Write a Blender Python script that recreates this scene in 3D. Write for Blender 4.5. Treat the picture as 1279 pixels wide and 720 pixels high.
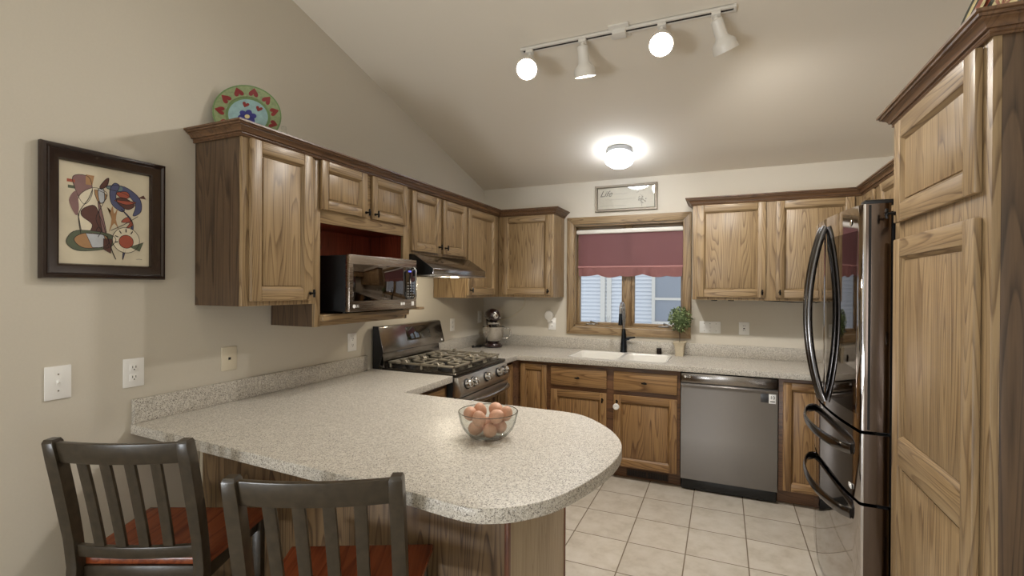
import bpy, bmesh, math, random
from mathutils import Vector, Matrix
R = math.radians
for o in list(bpy.data.objects):
    bpy.data.objects.remove(o)
S = bpy.context.scene
COL = S.collection
random.seed(7)

# ------------------------------------------------------------------ camera
cam_d = bpy.data.cameras.new('camera')
cam = bpy.data.objects.new('camera', cam_d)
COL.objects.link(cam)
F_PX, CY, YAW, PITCH, ROLL = 604.67, 360.74, 0.4110, -0.0034, 0.0056
cam_d.sensor_width = 36.0
cam_d.lens = F_PX * 36.0 / 1279
cam_d.shift_y = (CY - 360.0) / 1279
cam_d.clip_start = 0.05
_Fh = Vector((-math.sin(YAW), math.cos(YAW), 0)); _R = Vector((math.cos(YAW), math.sin(YAW), 0)); _U = Vector((0, 0, 1))
_F = _Fh * math.cos(PITCH) + _U * math.sin(PITCH)
_V = -_Fh * math.sin(PITCH) + _U * math.cos(PITCH)
_R2 = _R * math.cos(ROLL) + _V * math.sin(ROLL)
_V2 = -_R * math.sin(ROLL) + _V * math.cos(ROLL)
mw = Matrix.Identity(4)
for i in range(3):
    mw[i][0] = _R2[i]; mw[i][1] = _V2[i]; mw[i][2] = -_F[i]
mw[0][3], mw[1][3], mw[2][3] = 2.2128, -4.3607, 1.4823
cam.matrix_world = mw
S.camera = cam

# ------------------------------------------------------------------ view, world, lights
S.view_settings.view_transform = 'Standard'
S.view_settings.look = 'None'
S.view_settings.gamma = 1.0
S.view_settings.use_curve_mapping = False
S.view_settings.exposure = -0.60
S.cycles.use_denoising = True
S.cycles.max_bounces = 10
S.cycles.diffuse_bounces = 5
S.cycles.caustics_refractive = False
S.cycles.caustics_reflective = False

GLOBE_E = 32.0       # ceiling fixture globe
BULB_E = 50.0       # track lamp faces
SPOT_W = 75.0       # track lamp beams
HOOD_W = 8.0        # lamp under the range hood
world = bpy.data.worlds.new('world'); S.world = world
world.use_nodes = True
world.node_tree.nodes['Background'].inputs[0].default_value = (0.86, 0.93, 1.0, 1)
world.node_tree.nodes['Background'].inputs[1].default_value = 1.7

def area(name, loc, direction, sx, sy, watts, color):
    d = bpy.data.lights.new(name, 'AREA'); d.shape = 'RECTANGLE'; d.size = sx; d.size_y = sy
    d.energy = watts; d.color = color
    o = bpy.data.objects.new(name, d); COL.objects.link(o); o.location = loc
    o.rotation_euler = Vector(direction).to_track_quat('-Z', 'Y').to_euler()
    return o
# daylight coming in through the dining-side windows (behind the camera and to its right); the left one is an added fill
area('daylight_front', (1.75, -9.32, 1.10), (0, 1, 0.1), 0.42, 2.0, 24, (0.90, 0.95, 1.0))
area('daylight_side', (5.92, -5.3, 1.25), (-1, 0, 0.6), 2.4, 2.0, 8, (0.84, 0.92, 1.0))
area('added_fill_left', (0.08, -7.2, 0.36), (1, 0.5, 1.2), 2.4, 0.5, 260, (0.91, 0.955, 1.0))  # added low light tilted upwards to brighten the ceiling

# ------------------------------------------------------------------ helpers
ORG = {}
def link(o, parent=None, loc=(0, 0, 0)):
    COL.objects.link(o)
    if parent is not None:
        o.parent = parent
        ORG[o.name] = ORG[parent.name]
    else:
        o.location = loc
        ORG[o.name] = Vector(loc)
    return o

def tag(o, label, cat, group=None, kind=None):
    if label: o['label'] = label
    if cat: o['category'] = cat
    if group: o['group'] = group
    if kind: o['kind'] = kind
    return o

def thing(name, loc, label, cat, group=None, rz=0.0):
    o = bpy.data.objects.new(name, None)
    o.empty_display_size = 0.05
    link(o, None, loc)
    o.rotation_euler = (0, 0, rz)
    if rz: ORG[o.name] = Vector((0, 0, 0))      # parts of turned things are given in local coordinates
    return tag(o, label, cat, group)

def children(o):
    return [c for c in bpy.data.objects if c.parent == o]

def copy_tree(o, parent=None):
    c = o.copy(); COL.objects.link(c)
    c.parent = parent
    ORG[c.name] = ORG[o.name].copy()
    for ch in children(o):
        copy_tree(ch, c)
    return c

class MB:
    """collects shapes into one mesh"""
    def __init__(self):
        self.bm = bmesh.new()
    def _add(self, t, mi=0):
        for f in t.faces: f.material_index = mi
        me = bpy.data.meshes.new('t'); t.to_mesh(me); t.free()
        self.bm.from_mesh(me); bpy.data.meshes.remove(me)
    def box(self, a, b, bev=0.0, mi=0, seg=2):
        t = bmesh.new()
        x0, x1 = sorted((a[0], b[0])); y0, y1 = sorted((a[1], b[1])); z0, z1 = sorted((a[2], b[2]))
        vs = [t.verts.new(p) for p in ((x0,y0,z0),(x1,y0,z0),(x1,y1,z0),(x0,y1,z0),(x0,y0,z1),(x1,y0,z1),(x1,y1,z1),(x0,y1,z1))]
        for q in ((0,3,2,1),(4,5,6,7),(0,1,5,4),(1,2,6,5),(2,3,7,6),(3,0,4,7)):
            t.faces.new([vs[i] for i in q])
        if bev > 0:
            bev = min(bev, 0.45 * min(x1-x0, y1-y0, z1-z0))
            bmesh.ops.bevel(t, geom=t.edges[:], offset=bev, segments=seg, profile=0.5, affect='EDGES')
        self._add(t, mi); return self
    def obox(self, P, X, Y, Z, a, b, bev=0.0, mi=0):
        """box in the frame P + x*X + y*Y + z*Z"""
        sub = MB(); sub.box(a, b, bev, mi)
        m = Matrix((X, Y, Z)).transposed()
        for v in sub.bm.verts: v.co = Vector(P) + m @ v.co
        if m.determinant() < 0: bmesh.ops.reverse_faces(sub.bm, faces=sub.bm.faces[:])
        t = sub.bm
        me = bpy.data.meshes.new('t'); t.to_mesh(me); t.free()
        self.bm.from_mesh(me); bpy.data.meshes.remove(me); return self
    def prism(self, pts, ext, mi=0, bev=0.0):
        """polygon of 3-D points swept by the vector ext"""
        t = bmesh.new(); e = Vector(ext)
        a = [t.verts.new(p) for p in pts]; b = [t.verts.new(Vector(p) + e) for p in pts]
        n = len(a)
        t.faces.new(a[::-1]); t.faces.new(b)
        for i in range(n): t.faces.new((a[i], a[(i+1) % n], b[(i+1) % n], b[i]))
        bmesh.ops.recalc_face_normals(t, faces=t.faces[:])
        if bev > 0:
            bmesh.ops.bevel(t, geom=[x for x in t.edges if x.calc_face_angle(0) > 0.6], offset=bev, segments=2, profile=0.5, affect='EDGES')
        self._add(t, mi); return self
    def quad(self, *pts, mi=0):
        t = bmesh.new(); t.faces.new([t.verts.new(p) for p in pts]); self._add(t, mi); return self
    def lathe(self, prof, c=(0,0,0), axis=(0,0,1), seg=32, mi=0, cap=True):
        """prof: list of (radius, height along axis)"""
        t = bmesh.new(); A = Vector(axis).normalized()
        q = Vector((0,0,1)).rotation_difference(A)
        rings = []
        for r, h in prof:
            if r < 1e-6:
                rings.append([t.verts.new(Vector(c) + q @ Vector((0,0,h)))])
            else:
                rings.append([t.verts.new(Vector(c) + q @ Vector((r*math.cos(2*math.pi*k/seg), r*math.sin(2*math.pi*k/seg), h))) for k in range(seg)])
        for A_, B_ in zip(rings, rings[1:]):
            for k in range(seg):
                k2 = (k+1) % seg
                f = [A_[k % len(A_)], A_[k2 % len(A_)], B_[k2 % len(B_)], B_[k % len(B_)]]
                u = []
                for v in f:
                    if v not in u: u.append(v)
                if len(u) >= 3: t.faces.new(u)
        if cap:
            for rg in (rings[0], rings[-1]):
                if len(rg) > 2: t.faces.new(rg)
        bmesh.ops.recalc_face_normals(t, faces=t.faces[:])
        self._add(t, mi); return self
    def cyl(self, p, q, r0, r1=None, seg=20, mi=0, bev=0.0):
        p, q = Vector(p), Vector(q); r1 = r0 if r1 is None else r1; L = (q-p).length
        if bev > 0:
            pr = [(0,0),(r0-bev,0),(r0,bev),(r1,L-bev),(r1-bev,L),(0,L)]
        else:
            pr = [(0,0),(r0,0),(r1,L),(0,L)]
        return self.lathe(pr, p, q-p, seg, mi)
    def ell(self, c, r, u=20, v=12, mi=0, rot=None, fn=None):
        t = bmesh.new(); bmesh.ops.create_uvsphere(t, u_segments=u, v_segments=v, radius=1.0)
        for x in t.verts:
            p = Vector((x.co.x*r[0], x.co.y*r[1], x.co.z*r[2]))
            if fn: p = fn(p)
            if rot is not None: p = rot @ p
            x.co = p + Vector(c)
        self._add(t, mi); return self
    def tube(self, pts, r, seg=10, mi=0, flat=None, up=(0,0,1), closed=False):
        """swept ellipse; r number or list; flat=(w,h) scales the section along side/up"""
        t = bmesh.new(); P = [Vector(p) for p in pts]; n = len(P); rings = []
        for i in range(n):
            if closed: d = P[(i+1) % n] - P[i-1]
            else: d = P[min(i+1, n-1)] - P[max(i-1, 0)]
            d.normalize()
            side = d.cross(Vector(up))
            if side.length < 1e-4: side = d.cross(Vector((0.3, 1, 0.1)))
            side.normalize(); w = side.cross(d).normalized()
            ri = r[i] if isinstance(r, (list, tuple)) else r
            a, b = flat if flat else (1, 1)
            rings.append([t.verts.new(P[i] + side*(ri*a*math.cos(2*math.pi*k/seg)) + w*(ri*b*math.sin(2*math.pi*k/seg))) for k in range(seg)])
        rng = range(n) if closed else range(n-1)
        for i in rng:
            A_, B_ = rings[i], rings[(i+1) % n]
            for k in range(seg): t.faces.new((A_[k], A_[(k+1) % seg], B_[(k+1) % seg], B_[k]))
        if not closed: t.faces.new(rings[0]); t.faces.new(rings[-1])
        bmesh.ops.recalc_face_normals(t, faces=t.faces[:])
        self._add(t, mi); return self
    def sweep(self, prof, path, mi=0, side=1):
        """profile (out, z) swept with mitres along an open plan path; out is to the right of travel when side=1"""
        t = bmesh.new(); P = [Vector((p[0], p[1])) for p in path]; n = len(P); rings = []
        def nr(a, b):
            d = (b-a).normalized(); return Vector((d.y, -d.x)) * side
        for i in range(n):
            if i == 0: m = nr(P[0], P[1])
            elif i == n-1: m = nr(P[-2], P[-1])
            else:
                a, b = nr(P[i-1], P[i]), nr(P[i], P[i+1]); m = (a+b); m = m / max(0.2, m.dot(a))
            rings.append([t.verts.new((P[i].x + m.x*o, P[i].y + m.y*o, z)) for o, z in prof])
        k = len(prof)
        for A_, B_ in zip(rings, rings[1:]):
            for j in range(k): t.faces.new((A_[j], A_[(j+1) % k], B_[(j+1) % k], B_[j]))
        t.faces.new(rings[0]); t.faces.new(rings[-1])
        bmesh.ops.recalc_face_normals(t, faces=t.faces[:])
        self._add(t, mi); return self
    def build(self, name, mats, parent=None, loc=None, smooth=35, label=None, local=False):
        me = bpy.data.meshes.new(name)
        o_ = Vector((0,0,0))
        if parent is not None: o_ = ORG[parent.name]
        elif loc is not None: o_ = Vector(loc)
        if not local:
            for v in self.bm.verts: v.co -= o_
        self.bm.to_mesh(me); self.bm.free()
        for m in (mats if isinstance(mats, (list, tuple)) else [mats]): me.materials.append(m)
        if smooth:
            me.shade_smooth()
            me.set_sharp_from_angle(angle=R(smooth))
        ob = bpy.data.objects.new(name, me)
        link(ob, parent, loc if loc is not None else (0,0,0))
        if label: ob['label'] = label
        return ob

def text_bm(mb, body, size, P, X, Y, shear=0.0, depth=0.0006, mi=0, align='CENTER'):
    """lettering as real thin geometry in the frame P, X (reading), Y (up)"""
    cu = bpy.data.curves.new('t', 'FONT'); cu.body = body; cu.size = size; cu.shear = shear
    cu.extrude = depth; cu.align_x = align; cu.align_y = 'CENTER'; cu.resolution_u = 3
    ob = bpy.data.objects.new('t', cu); COL.objects.link(ob)
    dg = bpy.context.evaluated_depsgraph_get()
    me = bpy.data.meshes.new_from_object(ob.evaluated_get(dg))
    X, Y = Vector(X).normalized(), Vector(Y).normalized(); Z = X.cross(Y)
    t = bmesh.new(); t.from_mesh(me)
    for v in t.verts: v.co = Vector(P) + X*v.co.x + Y*v.co.y + Z*v.co.z
    mb._add(t, mi)
    bpy.data.objects.remove(ob); bpy.data.curves.remove(cu); bpy.data.meshes.remove(me)

def plate2d(outlines, z0, z1, bev=0.0):
    """flat slab from closed plan outlines (later ones are holes), rounded edges; returns a bmesh"""
    cu = bpy.data.curves.new('t', 'CURVE'); cu.dimensions = '2D'; cu.fill_mode = 'BOTH'
    for pl in outlines:
        sp = cu.splines.new('POLY'); sp.points.add(len(pl)-1); sp.use_cyclic_u = True
        for p, q in zip(sp.points, pl): p.co = (q[0], q[1], 0, 1)
    cu.extrude = (z1-z0)/2 - bev; cu.bevel_depth = bev; cu.bevel_resolution = 2; cu.offset = -bev
    ob = bpy.data.objects.new('t', cu); COL.objects.link(ob)
    dg = bpy.context.evaluated_depsgraph_get()
    me = bpy.data.meshes.new_from_object(ob.evaluated_get(dg))
    t = bmesh.new(); t.from_mesh(me)
    for v in t.verts: v.co.z += (z0+z1)/2
    bmesh.ops.remove_doubles(t, verts=t.verts[:], dist=1e-5)
    bpy.data.objects.remove(ob); bpy.data.curves.remove(cu); bpy.data.meshes.remove(me)
    return t

def catmull(pts, n=8, closed=False):
    out = []; P = [Vector(p) for p in pts]; m = len(P)
    for i in range(m if closed else m-1):
        if closed: a, b, c, d = P[i-1], P[i], P[(i+1) % m], P[(i+2) % m]
        else: a, b, c, d = P[max(i-1, 0)], P[i], P[i+1], P[min(i+2, m-1)]
        for k in range(n):
            t = k/n
            out.append(0.5*((2*b) + (c-a)*t + (2*a-5*b+4*c-d)*t*t + (3*b-a-3*c+d)*t**3))
    if not closed: out.append(P[-1])
    return out

# ------------------------------------------------------------------ materials
def s2l(c):
    return tuple(((x/255)/12.92 if x/255 <= 0.04045 else ((x/255+0.055)/1.055)**2.4) for x in c) + (1,)

def base_mat(name):
    m = bpy.data.materials.new(name); m.use_nodes = True
    nt = m.node_tree
    return m, nt, nt.nodes['Principled BSDF']

def N(nt, kind, **kw):
    n = nt.nodes.new(kind)
    for k, v in kw.items():
        if k.startswith('i_'): n.inputs[k[2:].replace('_', ' ')].default_value = v
        elif k.startswith('n_'): n.inputs[int(k[2:])].default_value = v
        else: setattr(n, k, v)
    return n

def ramp(nt, stops, interp='LINEAR'):
    n = nt.nodes.new('ShaderNodeValToRGB'); cr = n.color_ramp; cr.interpolation = interp
    while len(cr.elements) < len(stops): cr.elements.new(0.5)
    for e, (p, c) in zip(cr.elements, stops): e.position = p; e.color = c
    return n

def plain(name, rgb, rough=0.5, metal=0.0, bump=0.0, bscale=60, var=0.0, coat=0.0, emis=None, estr=0.0, spec=None):
    m, nt, b = base_mat(name)
    c = s2l(rgb)
    b.inputs['Base Color'].default_value = c
    b.inputs['Roughness'].default_value = rough
    b.inputs['Metallic'].default_value = metal
    b.inputs['Coat Weight'].default_value = coat
    if spec is not None: b.inputs['Specular IOR Level'].default_value = spec
    if emis:
        b.inputs['Emission Color'].default_value = s2l(emis); b.inputs['Emission Strength'].default_value = estr
    tc = N(nt, 'ShaderNodeTexCoord')
    nz = N(nt, 'ShaderNodeTexNoise', i_Scale=bscale, i_Detail=3.0)
    nt.links.new(tc.outputs['Object'], nz.inputs['Vector'])
    if var > 0:
        mp = N(nt, 'ShaderNodeMapRange'); mp.inputs[1].default_value = 0.3; mp.inputs[2].default_value = 0.7
        mp.inputs[3].default_value = 1-var; mp.inputs[4].default_value = 1+var
        hs = N(nt, 'ShaderNodeHueSaturation'); hs.inputs['Color'].default_value = c
        nt.links.new(nz.outputs['Fac'], mp.inputs[0]); nt.links.new(mp.outputs[0], hs.inputs['Value'])
        nt.links.new(hs.outputs[0], b.inputs['Base Color'])
    if bump > 0:
        bp = N(nt, 'ShaderNodeBump', i_Strength=bump, i_Distance=0.002)
        nt.links.new(nz.outputs['Fac'], bp.inputs['Height']); nt.links.new(bp.outputs[0], b.inputs['Normal'])
    return m

def oak(name, axis, light=(164, 139, 103), dark=(112, 88, 60), pore=(74, 54, 37), rough=0.38, rings=19.0):
    m, nt, b = base_mat(name)
    L = nt.links.new
    tc = N(nt, 'ShaderNodeTexCoord'); oi = N(nt, 'ShaderNodeObjectInfo')
    mul = N(nt, 'ShaderNodeVectorMath', operation='SCALE'); mul.inputs[0].default_value = (3.7, 5.3, 7.1)
    L(oi.outputs['Random'], mul.inputs['Scale'])
    add = N(nt, 'ShaderNodeVectorMath', operation='ADD'); L(tc.outputs['Object'], add.inputs[0]); L(mul.outputs[0], add.inputs[1])
    def stretched(k):
        s = [1, 1, 1]; s['xyz'.index(axis)] = k
        mp = N(nt, 'ShaderNodeMapping'); mp.inputs['Scale'].default_value = s
        L(add.outputs[0], mp.inputs['Vector']); return mp
    m1 = stretched(0.075)
    n1 = N(nt, 'ShaderNodeTexNoise', i_Scale=9.5, i_Detail=1.0, i_Roughness=0.4); L(m1.outputs[0], n1.inputs['Vector'])
    k = N(nt, 'ShaderNodeMath', operation='MULTIPLY'); k.inputs[1].default_value = rings; L(n1.outputs['Fac'], k.inputs[0])
    fr = N(nt, 'ShaderNodeMath', operation='FRACT'); L(k.outputs[0], fr.inputs[0])
    r1 = ramp(nt, [(0.0, (0.0,)*3+(1,)), (0.10, (0.85,)*3+(1,)), (0.26, (0.45,)*3+(1,)), (0.50, (0.10,)*3+(1,)), (1.0, (0.0,)*3+(1,))])
    L(fr.outputs[0], r1.inputs[0])
    m2 = stretched(0.035)
    n2 = N(nt, 'ShaderNodeTexNoise', i_Scale=120.0, i_Detail=4.0, i_Roughness=0.6); L(m2.outputs[0], n2.inputs['Vector'])
    r2 = ramp(nt, [(0.42, (0,0,0,1)), (0.68, (1,1,1,1))]); L(n2.outputs['Fac'], r2.inputs[0])
    n3 = N(nt, 'ShaderNodeTexNoise', i_Scale=14.0, i_Detail=2.0); L(m2.outputs[0], n3.inputs['Vector'])
    mixa = N(nt, 'ShaderNodeMix', data_type='RGBA'); mixa.inputs['A'].default_value = s2l(light); mixa.inputs['B'].default_value = s2l(dark)
    f1 = N(nt, 'ShaderNodeMath', operation='MULTIPLY_ADD'); L(r1.outputs[0], f1.inputs[0]); f1.inputs[1].default_value = 0.85
    f0 = N(nt, 'ShaderNodeMath', operation='MULTIPLY_ADD'); L(n3.outputs['Fac'], f0.inputs[0]); f0.inputs[1].default_value = 0.9; f0.inputs[2].default_value = -0.32
    L(f0.outputs[0], f1.inputs[2]); f1.use_clamp = True
    L(f1.outputs[0], mixa.inputs['Factor'])
    mixb = N(nt, 'ShaderNodeMix', data_type='RGBA'); L(mixa.outputs['Result'], mixb.inputs['A']); mixb.inputs['B'].default_value = s2l(pore)
    f2 = N(nt, 'ShaderNodeMath', operation='MULTIPLY'); L(r2.outputs[0], f2.inputs[0])
    f3 = N(nt, 'ShaderNodeMath', operation='MULTIPLY_ADD'); L(r1.outputs[0], f3.inputs[0]); f3.inputs[1].default_value = 0.45; f3.inputs[2].default_value = 0.28
    L(f3.outputs[0], f2.inputs[1]); L(f2.outputs[0], mixb.inputs['Factor'])
    L(mixb.outputs['Result'], b.inputs['Base Color'])
    b.inputs['Roughness'].default_value = rough
    bp = N(nt, 'ShaderNodeBump', i_Strength=0.12, i_Distance=0.001); bp.invert = True
    L(r2.outputs[0], bp.inputs['Height']); L(bp.outputs[0], b.inputs['Normal'])
    return m

OAK = {a: oak('oak_grain_' + a, a) for a in 'xyz'}
OAK_SHADE = {a: oak('oak_shaded_side_' + a, a, (96, 75, 55), (62, 46, 33), (36, 26, 19), 0.4, 15.0) for a in 'z'}  # darker oak copy: the shade on the cabinet sides is put into its colour
TRIM = {a: oak('oak_moulding_' + a, a, (116, 86, 60), (78, 55, 38), (54, 37, 26), 0.34) for a in 'xy'}
OAKB = {a: oak('base_oak_grain_' + a, a, (166, 130, 86), (110, 76, 45), (70, 47, 29)) for a in 'xyz'}
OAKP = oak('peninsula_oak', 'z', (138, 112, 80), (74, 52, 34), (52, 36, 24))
REDK = oak('red_brown_stained_oak', 'z', (176, 80, 54), (120, 50, 33), (80, 34, 23), 0.4)
TOE = oak('dark_oak_toe_kick', 'x', (120, 84, 56), (80, 54, 36), (56, 38, 26))
PALE = oak('pale_oak_panel', 'z', (182, 164, 136), (160, 140, 112), (142, 122, 96), 0.5)

def counter_mat():
    m, nt, b = base_mat('speckled_laminate'); L = nt.links.new
    tc = N(nt, 'ShaderNodeTexCoord')
    v1 = N(nt, 'ShaderNodeTexVoronoi', i_Scale=300.0); L(tc.outputs['Object'], v1.inputs['Vector'])
    v2 = N(nt, 'ShaderNodeTexVoronoi', i_Scale=420.0); L(tc.outputs['Object'], v2.inputs['Vector'])
    nz = N(nt, 'ShaderNodeTexNoise', i_Scale=90.0, i_Detail=3.0); L(tc.outputs['Object'], nz.inputs['Vector'])
    base = ramp(nt, [(0.35, s2l((184, 177, 165))), (0.65, s2l((204, 198, 187)))]); L(nz.outputs['Fac'], base.inputs[0])
    sep = N(nt, 'ShaderNodeSeparateColor'); L(v1.outputs['Color'], sep.inputs[0])
    d1 = ramp(nt, [(0.0, (1,1,1,1)), (0.13, (1,1,1,1)), (0.14, (0,0,0,1))], 'CONSTANT'); L(sep.outputs[0], d1.inputs[0])
    sep2 = N(nt, 'ShaderNodeSeparateColor'); L(v2.outputs['Color'], sep2.inputs[0])
    d2 = ramp(nt, [(0.0, (1,1,1,1)), (0.11, (0,0,0,1))], 'CONSTANT'); L(sep2.outputs[1], d2.inputs[0])
    d3 = ramp(nt, [(0.0, (0,0,0,1)), (0.82, (1,1,1,1))], 'CONSTANT'); L(sep.outputs[2], d3.inputs[0])
    mx = N(nt, 'ShaderNodeMix', data_type='RGBA'); L(base.outputs[0], mx.inputs['A']); mx.inputs['B'].default_value = s2l((156, 149, 138)); L(d1.outputs[0], mx.inputs['Factor'])
    mz = N(nt, 'ShaderNodeMix', data_type='RGBA'); L(mx.outputs['Result'], mz.inputs['A']); mz.inputs['B'].default_value = s2l((214, 209, 200)); L(d3.outputs[0], mz.inputs['Factor'])
    my = N(nt, 'ShaderNodeMix', data_type='RGBA'); L(mz.outputs['Result'], my.inputs['A']); my.inputs['B'].default_value = s2l((108, 102, 96)); L(d2.outputs[0], my.inputs['Factor'])
    L(my.outputs['Result'], b.inputs['Base Color']); b.inputs['Roughness'].default_value = 0.38
    return m
COUNTER = counter_mat()

def tile_mat():
    m, nt, b = base_mat('ceramic_floor_tile'); L = nt.links.new
    g = N(nt, 'ShaderNodeNewGeometry'); sp = N(nt, 'ShaderNodeSeparateXYZ'); L(g.outputs['Position'], sp.inputs[0])
    def cell(out, o0, pitch):
        a = N(nt, 'ShaderNodeMath', operation='SUBTRACT'); L(out, a.inputs[0]); a.inputs[1].default_value = o0
        d = N(nt, 'ShaderNodeMath', operation='DIVIDE'); L(a.outputs[0], d.inputs[0]); d.inputs[1].default_value = pitch
        fl = N(nt, 'ShaderNodeMath', operation='FLOOR'); L(d.outputs[0], fl.inputs[0])
        fr = N(nt, 'ShaderNodeMath', operation='PINGPONG'); L(d.outputs[0], fr.inputs[0]); fr.inputs[1].default_value = 0.5
        lt = N(nt, 'ShaderNodeMath', operation='MULTIPLY'); L(fr.outputs[0], lt.inputs[0]); lt.inputs[1].default_value = pitch
        return fl, lt
    fx, lx = cell(sp.outputs[0], 2.030, 0.318); fy, ly = cell(sp.outputs[1], -0.857, 0.3265)
    mn = N(nt, 'ShaderNodeMath', operation='MINIMUM'); L(lx.outputs[0], mn.inputs[0]); L(ly.outputs[0], mn.inputs[1])
    gr = N(nt, 'ShaderNodeMapRange'); gr.interpolation_type = 'SMOOTHSTEP'
    gr.inputs[1].default_value = 0.0022; gr.inputs[2].default_value = 0.0042; L(mn.outputs[0], gr.inputs[0])
    cb = N(nt, 'ShaderNodeCombineXYZ'); L(fx.outputs[0], cb.inputs[0]); L(fy.outputs[0], cb.inputs[1])
    wn = N(nt, 'ShaderNodeTexWhiteNoise'); L(cb.outputs[0], wn.inputs['Vector'])
    off = N(nt, 'ShaderNodeVectorMath', operation='MULTIPLY_ADD'); L(wn.outputs['Color'], off.inputs[0]); off.inputs[1].default_value = (9, 9, 9); L(g.outputs['Position'], off.inputs[2])
    nz = N(nt, 'ShaderNodeTexNoise', i_Scale=9.0, i_Detail=6.0, i_Roughness=0.65); L(off.outputs[0], nz.inputs['Vector'])
    c1 = ramp(nt, [(0.30, s2l((180, 170, 154))), (0.5, s2l((197, 188, 174))), (0.7, s2l((206, 198, 186)))]); L(nz.outputs['Fac'], c1.inputs[0])
    hv = N(nt, 'ShaderNodeMapRange'); L(wn.outputs['Value'], hv.inputs[0]); hv.inputs[3].default_value = 0.95; hv.inputs[4].default_value = 1.04
    hs = N(nt, 'ShaderNodeHueSaturation'); L(c1.outputs[0], hs.inputs['Color']); L(hv.outputs[0], hs.inputs['Value'])
    mx = N(nt, 'ShaderNodeMix', data_type='RGBA'); mx.inputs['A'].default_value = s2l((120, 106, 88)); L(hs.outputs[0], mx.inputs['B']); L(gr.outputs[0], mx.inputs['Factor'])
    L(mx.outputs['Result'], b.inputs['Base Color'])
    rg = N(nt, 'ShaderNodeMapRange'); L(gr.outputs[0], rg.inputs[0]); rg.inputs[3].default_value = 0.85; rg.inputs[4].default_value = 0.34
    L(rg.outputs[0], b.inputs['Roughness'])
    bp = N(nt, 'ShaderNodeBump', i_Strength=0.5, i_Distance=0.002); L(gr.outputs[0], bp.inputs['Height']); L(bp.outputs[0], b.inputs['Normal'])
    return m

def brushed(name, rgb, rough, axis='z', amount=0.10, metal=1.0, aniso=0.0):
    m, nt, b = base_mat(name); L = nt.links.new
    tc = N(nt, 'ShaderNodeTexCoord'); mp = N(nt, 'ShaderNodeMapping')
    s = [260.0]*3; s['xyz'.index(axis)] = 2.0; mp.inputs['Scale'].default_value = s
    L(tc.outputs['Object'], mp.inputs['Vector'])
    nz = N(nt, 'ShaderNodeTexNoise', i_Scale=1.0, i_Detail=2.0); L(mp.outputs[0], nz.inputs['Vector'])
    r = N(nt, 'ShaderNodeMapRange'); L(nz.outputs['Fac'], r.inputs[0]); r.inputs[3].default_value = rough-amount*0.5*(0 if aniso else 1); r.inputs[4].default_value = rough+amount*(0 if aniso else 1)
    L(r.outputs[0], b.inputs['Roughness'])
    b.inputs['Base Color'].default_value = s2l(rgb); b.inputs['Metallic'].default_value = metal
    bst = 0.0 if aniso else 0.03
    if aniso:
        tg = N(nt, 'ShaderNodeCombineXYZ'); tg.inputs[2].default_value = 1.0; L(tg.outputs[0], b.inputs['Tangent']); b.inputs['Anisotropic'].default_value = aniso
    bp = N(nt, 'ShaderNodeBump', i_Strength=bst, i_Distance=0.0005); L(nz.outputs['Fac'], bp.inputs['Height']); L(bp.outputs[0], b.inputs['Normal'])
    return m

def thin_glass(name, tint=(255, 255, 255), refl=0.10, rough=0.0, rim=None):
    m = bpy.data.materials.new(name); m.use_nodes = True; nt = m.node_tree; nt.nodes.clear(); L = nt.links.new
    out = N(nt, 'ShaderNodeOutputMaterial'); tr = N(nt, 'ShaderNodeBsdfTransparent'); gl = N(nt, 'ShaderNodeBsdfGlossy')
    tr.inputs[0].default_value = s2l(tint); gl.inputs['Roughness'].default_value = rough
    lw = N(nt, 'ShaderNodeLayerWeight'); lw.inputs[0].default_value = 0.35
    mr = N(nt, 'ShaderNodeMapRange'); L(lw.outputs['Facing'], mr.inputs[0]); mr.inputs[3].default_value = refl*0.4; mr.inputs[4].default_value = min(1, refl*5)
    if rim:
        cr = ramp(nt, [(0.0, s2l(tint)), (0.55, s2l(tint)), (1.0, s2l(rim))]); L(lw.outputs['Facing'], cr.inputs[0]); L(cr.outputs[0], tr.inputs[0])
    mx = N(nt, 'ShaderNodeMixShader'); L(mr.outputs[0], mx.inputs[0]); L(tr.outputs[0], mx.inputs[1]); L(gl.outputs[0], mx.inputs[2])
    L(mx.outputs[0], out.inputs[0]); return m

WALL = plain('wall_paint', (209, 202, 188), 0.85, bump=0.06, bscale=130, var=0.012)
CEIL = plain('ceiling_paint', (236, 229, 216), 0.9, bump=0.05, bscale=90)
TILE = tile_mat()
BLACK = plain('black_metal', (22, 20, 20), 0.35, 0.6, bump=0.05)
BLACKP = plain('black_plastic', (15, 15, 16), 0.42, bump=0.03)
MATTEB = plain('matte_black', (20, 20, 21), 0.6, bump=0.08)
CASEB = plain('textured_black_side', (20, 20, 22), 0.55, bump=0.4, bscale=500)
STEEL = brushed('stainless_steel', (190, 186, 180), 0.30, 'x')
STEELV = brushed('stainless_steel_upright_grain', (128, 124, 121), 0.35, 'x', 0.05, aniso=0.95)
STEELY = brushed('stainless_steel_range', (206, 203, 199), 0.30, 'y')
BSTEEL = brushed('black_stainless', (150, 145, 141), 0.16, 'y', 0.06)
FRSTEEL = brushed('polished_black_stainless', (186, 181, 178), 0.05, 'y', 0.03)
CHROME = plain('chrome', (214, 212, 210), 0.07, 1.0)
SATIN = plain('satin_metal', (170, 168, 166), 0.25, 1.0, bump=0.03)
BGLASS = plain('black_glass', (8, 7, 8), 0.04, 0.0, coat=1.0, spec=0.8)
FRSIDE = brushed('door_side_dim_reflection', (96, 84, 76), 0.12, 'z', 0.04)  # side metal darkened and browned to stand in for a dim reflection
MGLASS = plain('mirrored_black_glass', (100, 91, 84), 0.04, 1.0)
GRATE = plain('cast_iron', (158, 150, 134), 0.36, 0.45, bump=0.3, bscale=200)
WHITE = plain('white_plastic', (244, 243, 240), 0.4, bump=0.03)
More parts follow.
